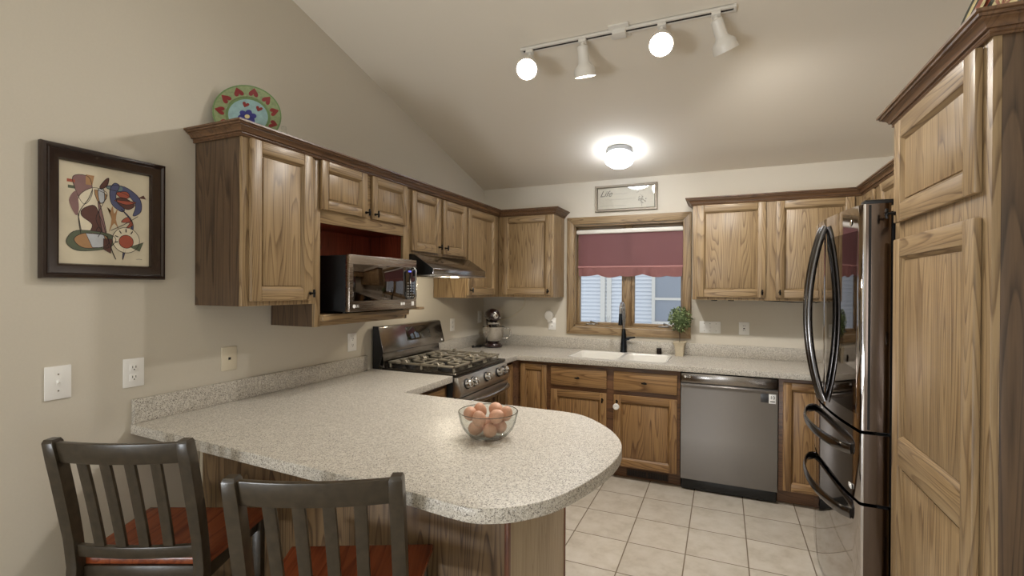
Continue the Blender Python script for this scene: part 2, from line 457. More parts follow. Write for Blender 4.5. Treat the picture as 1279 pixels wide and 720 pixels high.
IVORY = plain('ivory_plastic', (222, 212, 190), 0.4, bump=0.03)
WPAINT = plain('white_enamel', (226, 222, 214), 0.4, bump=0.04)
PORC = plain('white_sink', (232, 229, 222), 0.22, coat=0.3, bump=0.02)
SLOT = plain('dark_slot', (40, 36, 34), 0.6, bump=0.02)
GLASS = thin_glass('window_glass', refl=0.08)
BOWLG = thin_glass('clear_bowl_glass', (252, 253, 252), 0.05, rim=(120, 128, 124))
STOOLK = plain('worn_black_paint', (58, 50, 39), 0.28, bump=0.15, bscale=40, var=0.25)
SEATW = oak('cherry_stained_seat', 'y', (160, 84, 50), (122, 58, 34), (92, 42, 25), 0.22, 8.0)
EGG = plain('brown_egg_shell', (206, 160, 134), 0.55, bump=0.12, bscale=300, var=0.10)
BURG = plain('burgundy_fabric', (156, 112, 114), 0.85, bump=0.35, bscale=420, var=0.06)
BURGL = plain('burgundy_fabric_hem', (172, 124, 122), 0.85, bump=0.35, bscale=420, var=0.08)
GREEN = plain('boxwood_leaf', (84, 102, 62), 0.6, bump=0.1, var=0.3, bscale=45)
GREEN2 = plain('boxwood_leaf_light', (150, 166, 118), 0.6, bump=0.1, var=0.2, bscale=45)
BARK = plain('stem_bark', (70, 54, 40), 0.8, bump=0.4, bscale=120)
POT = plain('stone_pot', (196, 184, 160), 0.75, bump=0.25, bscale=120, var=0.08)
SIDING = plain('white_vinyl_siding', (226, 230, 236), 0.6, bump=0.05)
SCREEN = plain('grey_window_screen', (150, 158, 170), 0.5, bump=0.1)
SNOW = plain('snowy_ground', (230, 234, 240), 0.9, bump=0.5, bscale=6)
FRAMEK = plain('dark_frame_lacquer', (42, 28, 22), 0.22, bump=0.05, coat=0.3)
PEWTER = plain('pewter_frame', (132, 122, 108), 0.35, 0.6, bump=0.3, bscale=150)
PAPER = plain('aged_print_paper', (216, 206, 182), 0.7, var=0.07, bscale=12)
PPAPER = plain('plaque_paper', (206, 200, 184), 0.6, var=0.03, bscale=20)
def emit(name, rgb, strength):
    m, nt, b = base_mat(name)
    b.inputs['Base Color'].default_value = s2l(rgb); b.inputs['Emission Color'].default_value = s2l(rgb)
    tc = N(nt, 'ShaderNodeTexCoord'); nz = N(nt, 'ShaderNodeTexNoise', i_Scale=3.0); nt.links.new(tc.outputs['Object'], nz.inputs['Vector'])
    mr = N(nt, 'ShaderNodeMapRange'); mr.inputs[3].default_value = strength*0.97; mr.inputs[4].default_value = strength*1.03
    nt.links.new(nz.outputs['Fac'], mr.inputs[0]); nt.links.new(mr.outputs[0], b.inputs['Emission Strength'])
    return m
GLOBE = emit('lit_opal_globe', (240, 246, 255), GLOBE_E)
BULB = emit('lit_lamp_face', (255, 244, 226), BULB_E)
DISP = emit('blue_clock_digits', (120, 130, 255), 2.0)

# ================================================================== ROOM
XR, YB, YF = 3.46, 0.0, -9.40
SL = 0.262
ZC = 2.455
def zceil(y): return ZC + SL * (-y) if y > -4.7 else ZC + SL * (9.4 + y)
def struct(o): o['kind'] = 'structure'; return o

m = MB(); m.box((-0.1, YF-0.1, -0.12), (6.1, 0.1, 0.0)); struct(m.build('floor', TILE))
m = MB()
m.prism([(0, -6.0, 0), (0, 0, 0), (0, 0, ZC), (0, -4.7, zceil(-4.7)), (0, -6.0, zceil(-6.0))], (-0.12, 0, 0))
m.prism([(0, -8.4, 2.06), (0, -6.0, 2.06), (0, -6.0, zceil(-6.0)), (0, -8.4, zceil(-8.4))], (-0.12, 0, 0))  # unseen left opening, added to go with the ceiling fill light
m.prism([(0, YF, 0), (0, -8.4, 0), (0, -8.4, zceil(-8.4)), (0, YF, ZC)], (-0.12, 0, 0))
m.box((-0.12, -8.4, 0), (0, -6.0, 0.06))
struct(m.build('wall_left', WALL, smooth=0))
# back wall with the window opening
WX0, WX1, WZ0, WZ1 = 0.94, 1.918, 1.120, 2.058
m = MB()
for a, b in (((-0.12, 0, 0), (WX0, 0.14, ZC)), ((WX1, 0, 0), (XR+0.12, 0.14, ZC)), ((WX0, 0, 0), (WX1, 0.14, WZ0)), ((WX0, 0, WZ1), (WX1, 0.14, ZC))):
    m.box(a, b)
struct(m.build('wall_back', WALL, smooth=0))
m = MB(); m.prism([(XR, -2.76, 0), (XR, 0, 0), (XR, 0, ZC), (XR, -2.76, zceil(-2.76))], (0.12, 0, 0)); struct(m.build('wall_right', WALL))
m = MB(); m.box((XR+0.12, -2.76, 0), (6.1, -2.64, 3.3)); struct(m.build('wall_dining', WALL))
m = MB()
for a, b in (((6.0, -4.1, 0), (6.1, -2.76, 3.7)), ((6.0, YF, 0), (6.1, -6.5, 3.7)), ((6.0, -6.5, 2.25), (6.1, -4.1, 3.7)), ((6.0, -6.5, 0), (6.1, -4.1, 0.24))): m.box(a, b)
struct(m.build('wall_side', WALL, smooth=0))
m = MB()
for a, b in (((-0.1, YF-0.1, 0), (1.48, YF, ZC+.1)), ((2.02, YF-0.1, 0), (6.1, YF, ZC+.1)), ((1.48, YF-0.1, 0), (2.02, YF, 0.05)), ((1.48, YF-0.1, 2.35), (2.02, YF, ZC+.1))): m.box(a, b)
struct(m.build('wall_front', WALL, smooth=0))
m = MB()
m.prism([(-0.12, 0.14, ZC-SL*0.14), (-0.12, -4.7, zceil(-4.7)), (-0.12, YF-.1, ZC-.02), (-0.12, YF-.1, ZC+.1), (-0.12, -4.7, zceil(-4.7)+.12), (-0.12, 0.14, ZC+.08)], (6.3, 0, 0))
struct(m.build('ceiling', CEIL, smooth=0))

# ---- kitchen window (structure): casing, jamb, two casement sashes, centre post, glass, cranks
win = struct(thing('window_1', (1.43, 0, 1.05), None, None))
def far_window(name, loc, axis, w, z0, z1):
    """white framed glazing in the dining-side openings"""
    t = struct(thing(name, loc, None, None)); X, Y = (Vector((1, 0, 0)), Vector((0, 1, 0))) if axis == 'x' else (Vector((0, 1, 0)), Vector((1, 0, 0)))
    m = MB(); P = Vector((loc[0], loc[1], 0)); Z = Vector((0, 0, 1))
    for a, b in (((-w/2, -.03, z0), (-w/2+.06, .03, z1)), ((w/2-.06, -.03, z0), (w/2, .03, z1)), ((-w/2, -.03, z0), (w/2, .03, z0+.06)), ((-w/2, -.03, z1-.06), (w/2, .03, z1)), ((-.03, -.03, z0), (.03, .03, z1))): m.obox(P, X, Y, Z, a, b, .004)
    struct(m.build('window_frame', WPAINT, t))
    m = MB(); m.obox(P, X, Y, Z, (-w/2+.05, -.004, z0+.05), (w/2-.05, .004, z1-.05)); struct(m.build('window_pane', GLASS, t))
far_window('added_fill_window', (-.06, -7.2, .06), 'y', 2.4, .06, 2.06)  # unseen window added around the left ceiling fill light
far_window('window_3', (1.75, YF-.05, .05), 'x', .54, .05, 2.35)
far_window('window_4', (6.05, -5.3, .24), 'y', 2.4, .24, 2.25)
def mitred_frame(x0, x1, z0, z1, w, y0, y1, mi_v=0, mi_h=1, mb=None):
    mb = mb or MB()
    mb.prism([(x0, y0, z0), (x0+w, y0, z0+w), (x0+w, y0, z1-w), (x0, y0, z1)], (0, y1-y0, 0), mi_v, 0.004)
    mb.prism([(x1, y0, z0), (x1-w, y0, z0+w), (x1-w, y0, z1-w), (x1, y0, z1)], (0, y1-y0, 0), mi_v, 0.004)
    mb.prism([(x0, y0, z0), (x1, y0, z0), (x1-w, y0, z0+w), (x0+w, y0, z0+w)], (0, y1-y0, 0), mi_h, 0.004)
    mb.prism([(x0, y0, z1), (x1, y0, z1), (x1-w, y0, z1-w), (x0+w, y0, z1-w)], (0, y1-y0, 0), mi_h, 0.004)
    return mb
struct(mitred_frame(0.877, 1.966, 1.052, 2.127, 0.066, -0.022, 0.0).build('window_casing', [OAK['z'], OAK['x']], win))
m = MB()
m.box((WX0, 0.0, WZ0), (WX0+0.014, 0.14, WZ1), 0, 0); m.box((WX1-0.014, 0.0, WZ0), (WX1, 0.14, WZ1), 0, 0)
m.box((WX0, 0.0, WZ0), (WX1, 0.14, WZ0+0.014), 0, 1); m.box((WX0, 0.0, WZ1-0.014), (WX1, 0.14, WZ1), 0, 1)
struct(m.build('window_jamb', [OAK['z'], OAK['x']], win))
m = MB(); m.box((1.395, 0.055, WZ0+.014), (1.457, 0.13, WZ1-.014), 0.003); struct(m.build('window_post', OAK['z'], win))
for x0, x1 in ((0.954, 1.395), (1.457, 1.904)):
    s = struct(mitred_frame(x0, x1, WZ0+.014, WZ1-.014, 0.026, 0.07, 0.115).build('window_sash', [OAK['z'], OAK['x']], win))
    m = MB(); m.box((x0+.026, 0.088, WZ0+.04), (x1-.026, 0.093, WZ1-.04)); struct(m.build('window_pane', GLASS, s))
for cx in (1.09, 1.74):
    m = MB(); m.box((cx-.045, 0.035, WZ0+.016), (cx+.045, 0.066, WZ0+.028), 0.004)
    m.cyl((cx+.005, 0.045, WZ0+.028), (cx+.005, 0.035, WZ0+.052), 0.008)
    m.tube([(cx+.005, 0.036, WZ0+.048), (cx+.04, 0.02, WZ0+.042), (cx+.075, 0.016, WZ0+.030)], [.006, .005, .007], 8)
    struct(m.build('window_crank', SATIN, win))

# ================================================================== HOUSE NEXT DOOR (seen through the panes)
h = thing('neighbor_house', (0.6, 5.0, -0.6), 'white house next door with lap siding seen through the window', 'house')
m = MB(); z = -0.6
while z < 3.6:
    m.prism([(-4, 5.0, z), (-4, 4.962, z), (-4, 4.960, z+.010), (-4, 4.994, z+0.072), (-4, 5.0, z+0.072)], (9, 0, 0)); z += 0.072
m.box((-4, 5.0, -0.6), (5, 5.15, 3.7)); m.build('siding', SIDING, h, smooth=0)
m = MB(); m.box((0.03, 4.935, -0.6), (0.12, 5.0, 3.6)); m.box((0.155, 4.935, -0.6), (0.24, 5.0, 3.6)); m.build('corner_board', WPAINT, h)
m = mitred_frame(1.0, 2.3, 0.80, 2.35, 0.06, 4.91, 5.0, 0, 0); m.box((1.0, 4.915, 1.255), (2.3, 5.0, 1.30)); f = m.build('window_frame', WPAINT, h)
m = MB(); m.box((1.05, 4.938, 0.85), (2.25, 4.952, 2.30)); m.build('pane', SCREEN, f)
m = MB(); m.box((-6, 0.3, -0.75), (8, 5.2, -0.6)); o = struct(m.build('ground', SNOW))
def bush(cx, cy, seed, label):
    rnd = random.Random(seed); m = MB()
    def br(p, d, L, r, lev):
        q = p + d*L
        m.tube([p, p+d*L*0.5+Vector((rnd.uniform(-.02, .02), 0, 0)), q], [r, r*.8, r*.6], 5)
        if lev:
            for _ in range(3): br(q - d*L*rnd.uniform(0, .5), (d + Vector((rnd.uniform(-.6, .6), rnd.uniform(-.5, .5), rnd.uniform(0, .4)))).normalized(), L*rnd.uniform(.5, .75), r*.6, lev-1)
    for k in range(6): br(Vector((cx+rnd.uniform(-.05, .05), cy, -0.6)), Vector((rnd.uniform(-.35, .35), rnd.uniform(-.2, .2), 1)).normalized(), rnd.uniform(.7, 1.0), 0.008, 2)
    tag(m.build('bare_shrub', plain('bare_twig', (120, 112, 108), 0.8, bump=0.2), loc=(cx, cy, -0.6)), label, 'shrub')
bush(0.55, 2.6, 3, 'bare leafless shrub outside the left window pane')
bush(1.9, 3.6, 5, 'bare leafless shrub outside the right window pane')

# ================================================================== CABINETRY
def door(parent, P, X, Wd, W, H, name='cabinet_door', fw=0.055, T=0.02, midrail=None, mats=None):
    """framed flat-panel door: P lower corner on the cabinet face, X along its width, Wd outwards"""
    X = Vector(X); Wd = Vector(Wd); Z = Vector((0, 0, 1)); P = Vector(P)
    hx = 'x' if abs(X.x) > 0.5 else 'y'
    m = MB()
    m.obox(P, X, Wd, Z, (0, 0.001, 0), (fw, T, H), 0.005, 0); m.obox(P, X, Wd, Z, (W-fw, 0.001, 0), (W, T, H), 0.005, 0)
    m.obox(P, X, Wd, Z, (fw-.001, 0.0012, 0), (W-fw+.001, T-.0004, fw), 0.005, 1); m.obox(P, X, Wd, Z, (fw-.001, 0.0012, H-fw), (W-fw+.001, T-.0004, H), 0.005, 1)
    spans = [(fw, H-fw)]
    if midrail:
        m.obox(P, X, Wd, Z, (fw-.001, 0.0012, midrail[0]), (W-fw+.001, T-.0004, midrail[1]), 0.005, 1)
        spans = [(fw, midrail[0]), (midrail[1], H-fw)]
    def pt(u, w, v): return P + X*u + Wd*w + Z*v
    for v0, v1 in spans:
        c = 0.012; d1, d0, dp = T-0.003, T-0.0175, T-0.0125
        u0, u1 = fw, W-fw
        # stepped and sloped moulding round the panel
        o_ = [(u0, v0), (u1, v0), (u1, v1), (u0, v1)]; i_ = [(u0+c, v0+c), (u1-c, v0+c), (u1-c, v1-c), (u0+c, v1-c)]
        for k in range(4):
            a, b2 = o_[k], o_[(k+1) % 4]; ia, ib = i_[k], i_[(k+1) % 4]
            q = [pt(a[0], d1, a[1]), pt(b2[0], d1, b2[1]), pt(ib[0], d0, ib[1]), pt(ia[0], d0, ia[1])]
            if X.cross(Z).dot(Wd) < 0: q = q[::-1]
            m.quad(*q, mi=1 if k % 2 == 0 else 0)
        m.obox(P, X, Wd, Z, (u0+c+.0022, 0.001, v0+c+.0022), (u1-c-.0022, dp, v1-c-.0022), 0.0008, 0)
        m.obox(P, X, Wd, Z, (u0+c-.003, 0.0008, v0+c-.003), (u1-c+.003, d0+.0002, v1-c+.003), 0, 0)
    return m.build(name, mats or [OAK['z'], OAK[hx]], parent)

def knob(parent, P, Wd, vertical=True):
    """small black pull: round stem and a short bar"""
    P = Vector(P); Wd = Vector(Wd); m = MB()
    bar = Vector((0, 0, 1)) if vertical else Vector((0, 0, 1)).cross(Wd)
    m.cyl(P, P+Wd*0.004, 0.008, seg=14); m.cyl(P, P+Wd*0.026, 0.0045, 0.005, 12)
    m.tube([P+Wd*0.026-bar*0.019, P+Wd*0.027-bar*0.008, P+Wd*0.028, P+Wd*0.027+bar*0.008, P+Wd*0.026+bar*0.019], [.0052, .0062, .0072, .0062, .0052], 10)
    return m.build('knob', BLACK, parent, label='small black metal bar knob')

UP = 'oak wall cabinets over the left counter'
ZB, ZT = 1.391, 2.140
DF = 0.310
EX, EY = (0, 1, 0), (1, 0, 0)
def wall_cab(name_label, y0, y1, zb, doors, group=UP, cat='cabinet', side=OAK_SHADE['z']):
    t = thing('wall_cabinet', (0, (y0+y1)/2, zb), name_label, cat, group)
    m = MB()
    m.box((0.002, y0, zb), (DF-0.019, y1, ZT), 0.0, 0)                       # carcass
    m.box((DF-0.019, y0, zb), (DF, y1, ZT), 0.0015, 1)                       # face frame
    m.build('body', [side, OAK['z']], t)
    for (a, b, z0, z1, ky, kz) in doors:
        d = door(t, (DF, a, z0), EX, EY, b-a, z1-z0)
        knob(d, (DF+0.02, ky, kz), EY)
    return t
wall_cab('tall oak wall cabinet with single door, nearest at the left end of the run', -2.912, -2.506, ZB, [(-2.882, -2.536, 1.412, 2.128, -2.553, 1.445)])
wall_cab('short oak wall cabinet with two doors directly above the range hood', -1.698, -0.925, 1.700, [(-1.688, -1.337, 1.718, 2.120, -1.365, 1.765), (-1.300, -0.942, 1.718, 2.120, -1.278, 1.765)])
wall_cab('full height oak wall cabinet between the range hood and the corner', -0.924, -0.312, ZB, [(-0.918, -0.396, 1.412, 2.120, -0.890, 1.455)], side=OAK['z'])
# microwave cabinet: frame with an open niche, two small doors over it
t = thing('wall_cabinet', (0, -2.12, 1.27), 'oak wall cabinet with open niche around the microwave and two small doors', 'cabinet', UP)
y0, y1, zb = -2.505, -1.699, 1.272
m = MB()
m.box((0.002, y0, zb), (DF-.019, y0+.018, ZT), 0, 0); m.box((0.002, y1-.018, zb), (DF-.019, y1, ZT), 0, 0)
m.box((0.002, y0+.018, 1.82), (DF-.019, y1-.018, ZT), 0, 0)
m.box((DF-.019, y0, zb), (DF, y0+.036, ZT), .0015, 1); m.box((DF-.019, y1-.066, zb+.055), (DF, y1, ZT), .0015, 1)
m.box((DF-.019, y0+.036, 1.808), (DF, y1-.066, ZT), .0015, 2)
m.build('body', [OAK_SHADE['z'], OAK['z'], OAK['y']], t)
m = MB(); m.box((0.003, y0+.018, 1.335), (0.012, y1-.018, 1.82), 0, 0); m.box((0.012, y0+.018, 1.335), (DF-.02, y0+.024, 1.82), 0, 0); m.box((0.012, y1-.024, 1.335), (DF-.02, y1-.018, 1.82), 0, 0); m.box((.012, y0+.024, 1.812), (DF-.02, y1-.024, 1.82))
m.build('niche_lining', REDK, t, label='reddish stained niche lining')
m = MB(); m.box((0.002, y0+.0185, 1.312), (DF-.004, y1-.0185, 1.334), 0, 0); m.box((DF-.004, y0+.03, 1.300), (DF+.028, y1-.036, 1.334), .003, 0)
m.box((0.002, y0+.0185, zb), (DF-.022, y1-.04, 1.311), 0, 0); m.box((DF-.022, y0+.036, zb+.004), (DF-.004, y1-.04, 1.305), 0.001, 0)
m.build('shelf', OAK['y'], t)
for a, b, ky in ((-2.478, -2.128, -2.145), (-2.086, -1.742, -2.066)):
    d = door(t, (DF, a, 1.876), EX, EY, b-a, 2.130-1.876, fw=0.048); knob(d, (DF+.02, ky, 1.905), EY)

# corner cabinet on the back wall, left of the window
t = thing('wall_cabinet', (0.58, 0, ZB), 'oak wall cabinet on the back wall between corner and window', 'cabinet', 'oak wall cabinets on the back wall')
m = MB(); m.box((0.002, -DF+.019, ZB), (0.846, -0.002, ZT), 0, 0); m.box((0.311, -DF, ZB), (0.846, -DF+.019, ZT), 0.0015, 1); m.build('body', [OAK['z'], OAK['z']], t)
d = door(t, (0.353, -DF, 1.412), (1, 0, 0), (0, -1, 0), 0.824-0.353, 2.122-1.412); knob(d, (0.803, -DF-.02, 1.446), (0, -1, 0))
# two-door cabinet right of the window
t = thing('wall_cabinet', (2.5, 0, ZB), 'wide oak wall cabinet with two doors right of the window', 'cabinet', 'oak wall cabinets on the back wall')
m = MB(); m.box((1.992, -DF+.019, ZB), (XR-.002, -0.002, ZT), 0, 0); m.box((1.992, -DF, ZB), (3.10, -DF+.019, ZT), 0.0015, 1); m.build('body', [OAK['z'], OAK['z']], t)
for a, b, k in ((2.022, 2.503, 2.478), (2.567, 3.05, 2.594)):
    d = door(t, (a, -DF, 1.412), (1, 0, 0), (0, -1, 0), b-a, 2.126-1.412); knob(d, (k, -DF-.02, 1.452), (0, -1, 0))
m = MB()
m.tube([(2.5, -.20, 1.388), (2.62, -.22, 1.384), (2.72, -.24, 1.380), (2.85, -.23, 1.385), (2.98, -.22, 1.381)], 0.004, 6)
m.build('cable', BLACKP, t, label='thin dark cable under the cabinet')
for x in (2.15, 2.27): MB().box((x-.022, -.235, 1.382), (x+.022, -.222, 1.391), .002).build('clip', BLACKP, t)
# cabinet over the refrigerator
t = thing('wall_cabinet', (3.28, -1.15, 1.90), 'small oak cabinet with doors above the refrigerator', 'cabinet', None)
m = MB(); m.box((3.119, -1.984, 1.88), (XR-.002, -DF-.001, ZT), 0, 0); m.box((3.10, -1.984, 1.88), (3.119, -DF-.001, ZT), 0.0015, 1); m.build('body', [OAK['z'], OAK['z']], t)
for a, b in ((-0.62, -0.345), (-1.32, -0.76), (-1.93, -1.37)):
    door(t, (3.10, b, 1.90), (0, -1, 0), (-1, 0, 0), b-a, 2.122-1.90, fw=0.05)

# pantry
PX, PY0, PY1 = 2.84, -2.738, -1.985
t = thing('pantry_cabinet', (3.1, -2.36, 0), 'tall oak pantry cabinet with two stacked doors at the right edge', 'cabinet')
m = MB(); m.box((PX+.019, PY0+.012, 0.0), (XR-.002, PY1, ZT), 0, 0)
m.box((PX, PY0, 0.10), (PX+.019, PY1, ZT), 0.0015, 1); m.box((PX+.019, PY0, 0.0), (PX+.075, PY0+.012, ZT), 0.001, 0)
m.box((PX+.03, PY0+.001, 0.0), (PX+.06, PY1, 0.10), 0, 0)
m.build('body', [OAK_SHADE['z'], OAK['z']], t)
d = door(t, (PX, -2.033, 1.738), (0, -1, 0), (-1, 0, 0), 0.662, 2.124-1.738, fw=0.07); knob(d, (PX-.02, -2.058, 1.775), (-1, 0, 0))
d = door(t, (PX, -2.033, 0.115), (0, -1, 0), (-1, 0, 0), 0.662, 1.674-0.115, fw=0.07, midrail=(0.700, 0.805))
for z in (1.25, 0.40): MB().box((PX-.012, -2.031, z), (PX-.002, -2.020, z+.055), .002).build('hinge', SATIN, t, label='small metal door hinge')

# crown mouldings
CP = [(0.0, 2.128), (0.008, 2.128), (0.011, 2.1316), (0.008, 2.136), (0.011, 2.1387), (0.011, 2.1449), (0.019, 2.1449), (0.021, 2.152), (0.027, 2.1591), (0.036, 2.1636), (0.036, 2.168), (0.043, 2.168), (0.045, 2.1742), (0.052, 2.176), (0.052, 2.184), (0.0, 2.184)]
def crown(path, label, c, mats, side=1):
    m = MB(); m.sweep(CP, path, 0, side); o = m.build('crown_molding', mats, loc=(c[0], c[1], 2.128)); tag(o, label, 'molding')
e = 0.0012
crown([(0.001, -2.912-e), (DF+e, -2.912-e), (DF+e, -DF-e), (0.846+e, -DF-e), (0.846+e, -0.001)], 'dark oak crown molding along the tops of the left cabinets', (0.3, -1.6), TRIM['y'])
crown([(1.992-e, -0.001), (1.992-e, -DF-e), (3.10-e, -DF-e), (3.10-e, -1.93)], 'oak crown molding above the cabinet right of the window', (2.5, -.31), TRIM['x'], 1)
crown([(3.099, PY1+e), (PX-e, PY1+e), (PX-e, PY0-e), (XR-.001, PY0-e)], 'dark oak crown molding around the top of the pantry', (2.84, -2.4), TRIM['y'], 1)

BM = [OAKB['z'], OAKB['x']]
# ---- base cabinets
BF = -0.600      # face plane of the back run
ZK, ZBT = 0.10, 0.872
def back_base(label, x0, x1):
    t = thing('base_cabinet', ((x0+x1)/2, -0.3, 0), label, 'cabinet', 'oak base cabinets under the back counter')
    m = MB(); yb = -0.003
    m.box((x0, BF+.019, ZK), (x0+.018, yb, ZBT)); m.box((x1-.018, BF+.019, ZK), (x1, yb, ZBT)); m.box((x0+.018, BF+.019, ZK), (x1-.018, yb, ZK+.018)); m.box((x0+.018, yb-.008, ZK+.018), (x1-.018, yb, ZBT))
    m.build('carcass', OAKB['z'], t)
    m = MB(); m.box((x0, BF, ZK), (x1, BF+.019, ZBT), 0.0015); m.build('face_frame', TOE, t)
    m = MB(); m.box((x0, BF+.07, 0.0), (x1, BF+.085, ZK)); m.build('toe_kick', TOE, t)
    return t
# corner cabinet with a folded two-leaf door
t = thing('base_cabinet', (0.4, -0.4, 0), 'oak corner base cabinet with folded two leaf door beside the range', 'cabinet')
m = MB(); m.prism([(0.003, -0.003, ZK), (0.905, -0.003, ZK), (0.905, BF, ZK), (0.64, BF, ZK), (0.60, -0.64, ZK), (0.60, -0.922, ZK), (0.003, -0.922, ZK)], (0, 0, ZBT-ZK)); m.build('carcass', TOE, t)
m = MB(); m.box((0.60, BF+.07, 0), (0.905, BF+.085, ZK)); m.box((0.53, -0.922, 0), (0.545, BF+.07, ZK)); m.build('toe_kick', TOE, t)
d = door(t, (0.66, BF, 0.125), (1, 0, 0), (0, -1, 0), 0.235, 0.845-0.125, fw=0.045, mats=BM)
d = door(t, (0.60, -0.905, 0.125), (0, 1, 0), (1, 0, 0), 0.235, 0.845-0.125, fw=0.045, mats=BM)
# sink cabinet
t = back_base('oak sink cabinet with two drawer fronts and two doors', 0.906, 1.930)
for a, b in ((0.930, 1.388), (1.442, 1.910)):
    m = MB(); m.box((a, BF-.020, 0.690), (b, BF-.0005, 0.838), 0.006, 0); d = m.build('drawer_front', OAKB['x'], t)
    knob(d, ((a+b)/2, BF-.020, 0.762), (0, -1, 0), False)
for a, b, k in ((0.930, 1.388, 1.358), (1.442, 1.910, 1.470)):
    d = door(t, (a, BF, 0.110), (1, 0, 0), (0, -1, 0), b-a, 0.656-0.110, mats=BM); knob(d, (k, BF-.02, 0.605), (0, -1, 0))
m = MB(); m.lathe([(0, 0), (.021, 0), (.024, .004), (.024, .012), (.020, .017), (.008, .017), (.007, .014), (0, .014)], (1.470, BF-.048, 0.572), (0, -1, 0), 24)
m.tube([(1.470, BF-.046, 0.590), (1.470, BF-.044, 0.61)], 0.0035, 6)
tag(m.build('cabinet_lock', WHITE, loc=(1.470, BF-.04, 0.572)), 'round white child safety lock hanging from a sink cabinet knob', 'lock')
# end cabinet right of the dishwasher
t = back_base('narrow oak base cabinet right of the dishwasher', 2.566, XR-.003)
door(t, (2.592, BF, 0.110), (1, 0, 0), (0, -1, 0), 0.30, 0.846-0.110, fw=0.05, mats=BM)
# vent grille in the toe kick
g = thing('floor_register', (1.68, -0.53, 0.0), 'small dark vent grille in the toe kick under the sink cabinet', 'vent')
m = MB(); yk = BF+.07
m.box((1.53, yk-.006, .012), (1.845, yk-.0005, .018)); m.box((1.53, yk-.006, .062), (1.845, yk-.0005, .068)); m.box((1.53, yk-.006, .012), (1.537, yk-.0005, .068)); m.box((1.838, yk-.006, .012), (1.845, yk-.0005, .068)); m.box((1.682, yk-.006, .012), (1.692, yk-.0005, .068))
m.build('frame', plain('brown_register', (74, 56, 42), 0.5, 0.4, bump=.05), g)
m = MB(); m.box((1.537, yk-.002, .018), (1.838, yk-.0005, .062), mi=0)
x = 1.545
while x < 1.834: m.box((x, yk-.005, .018), (x+.004, yk-.002, .062), mi=1); x += .011
m.build('louvers', [MATTEB, plain('register_slat', (58, 44, 34), 0.5, .4, bump=.05)], g)

# small base cabinet between peninsula and range
t = thing('base_cabinet', (0.3, -1.96, 0), 'small oak base cabinet between range and peninsula', 'cabinet')
m = MB(); m.box((0.003, -2.235, ZK), (0.58, -1.697, ZBT)); m.build('carcass', OAKB['z'], t)
m = MB(); m.box((0.58, -2.235, ZK), (0.60, -1.697, ZBT), .0015); m.build('face_frame', TOE, t)
m = MB(); m.box((0.52, -2.235, 0), (0.535, -1.697, ZK)); m.build('toe_kick', TOE, t)
m = MB(); m.box((0.6005, -2.20, 0.690), (0.620, -1.745, 0.845), .006); m.build('drawer_front', OAKB['y'], t)
door(t, (0.60, -2.20, 0.125), (0, 1, 0), (1, 0, 0), 0.455, 0.53, mats=BM)

# peninsula base: oak panel towards the stools, paler end panel
t = thing('peninsula_cabinet', (0.8, -2.56, 0), 'oak paneled peninsula base under the rounded counter', 'cabinet')
m = MB(); m.box((0.003, -2.868, 0.0), (1.548, -2.252, ZBT)); m.build('carcass', OAK['z'], t)
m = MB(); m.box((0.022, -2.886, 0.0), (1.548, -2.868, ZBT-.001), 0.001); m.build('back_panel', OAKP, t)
m = MB(); m.box((0.003, -2.888, 0), (0.022, -2.868, ZBT-.001), 0.001); m.build('filler_strip', plain('painted_filler', (200, 186, 160), 0.7, bump=.05), t, label='pale filler strip')
m = MB(); m.box((1.548, -2.868, 0.0), (1.562, -2.262, ZBT-.001), 0.001); m.build('end_panel', PALE, t, label='pale end panel')
RO = oak('red_oak_trim', 'z', (128, 80, 56), (96, 56, 38), (74, 42, 28))
for a, b in (((1.548, -2.888, 0), (1.564, -2.868, ZBT-.001)), ((1.548, -2.262, 0), (1.566, -2.250, ZBT-.001))):
    m = MB(); m.box(a, b, 0.002); m.build('corner_trim', RO, t, label='reddish corner trim')

# ================================================================== COUNTERTOPS
CZ0, CZ1 = 0.873, 0.914
pen = [Vector((0.001, -3.172))]
pen += [Vector(p) for p in ((0.70, -3.208), (1.40, -3.244), (1.555, -3.262))]
arc = [(1.555, -3.262), (1.612, -3.264), (1.665, -3.250), (1.738, -3.200), (1.811, -3.095), (1.868, -2.915), (1.893, -2.74), (1.880, -2.595), (1.822, -2.458), (1.730, -2.338), (1.635, -2.258), (1.545, -2.236)]
pen += catmull([Vector(a) for a in arc], 5)[1:]
pen += [Vector(p) for p in ((0.647, -2.216), (0.645, -1.696), (0.001, -1.696))]
t = thing('countertop', (0.8, -2.6, CZ0), 'speckled beige peninsula countertop with rounded end and low backsplash', 'countertop')
m = MB(); m._add(plate2d([[tuple(p) for p in pen]], CZ0, CZ1, 0.003)); m.build('slab', COUNTER, t)
m = MB(); m.box((0.001, -3.170, CZ1+.0003), (0.020, -1.757, 1.014), 0.002); tag(m.build('backsplash', COUNTER, loc=(0.01, -2.46, CZ1)), 'low speckled backsplash along the left wall behind the peninsula', 'backsplash')
SX0, SX1, SY0, SY1 = 1.040, 1.826, -0.552, -0.098
back = [(0.001, -0.001), (0.001, -0.926), (0.645, -0.926), (0.645, -0.650), (XR-.002, -0.643), (XR-.002, -0.001)]
def rrect(x0, y0, x1, y1, r, n=6):
    out = []
    for cx, cy, a0 in ((x1-r, y1-r, 0), (x0+r, y1-r, 90), (x0+r, y0+r, 180), (x1-r, y0+r, 270)):
        for k in range(n+1):
            a = R(a0 + 90*k/n); out.append((cx + r*math.cos(a), cy + r*math.sin(a)))
    return out
t = thing('countertop', (1.8, -0.32, CZ0), 'speckled beige countertop with sink along the back wall', 'countertop')
m = MB(); m._add(plate2d([back, rrect(SX0, SY0, SX1, SY1, 0.05)], CZ0, CZ1, 0.003)); m.build('slab', COUNTER, t)
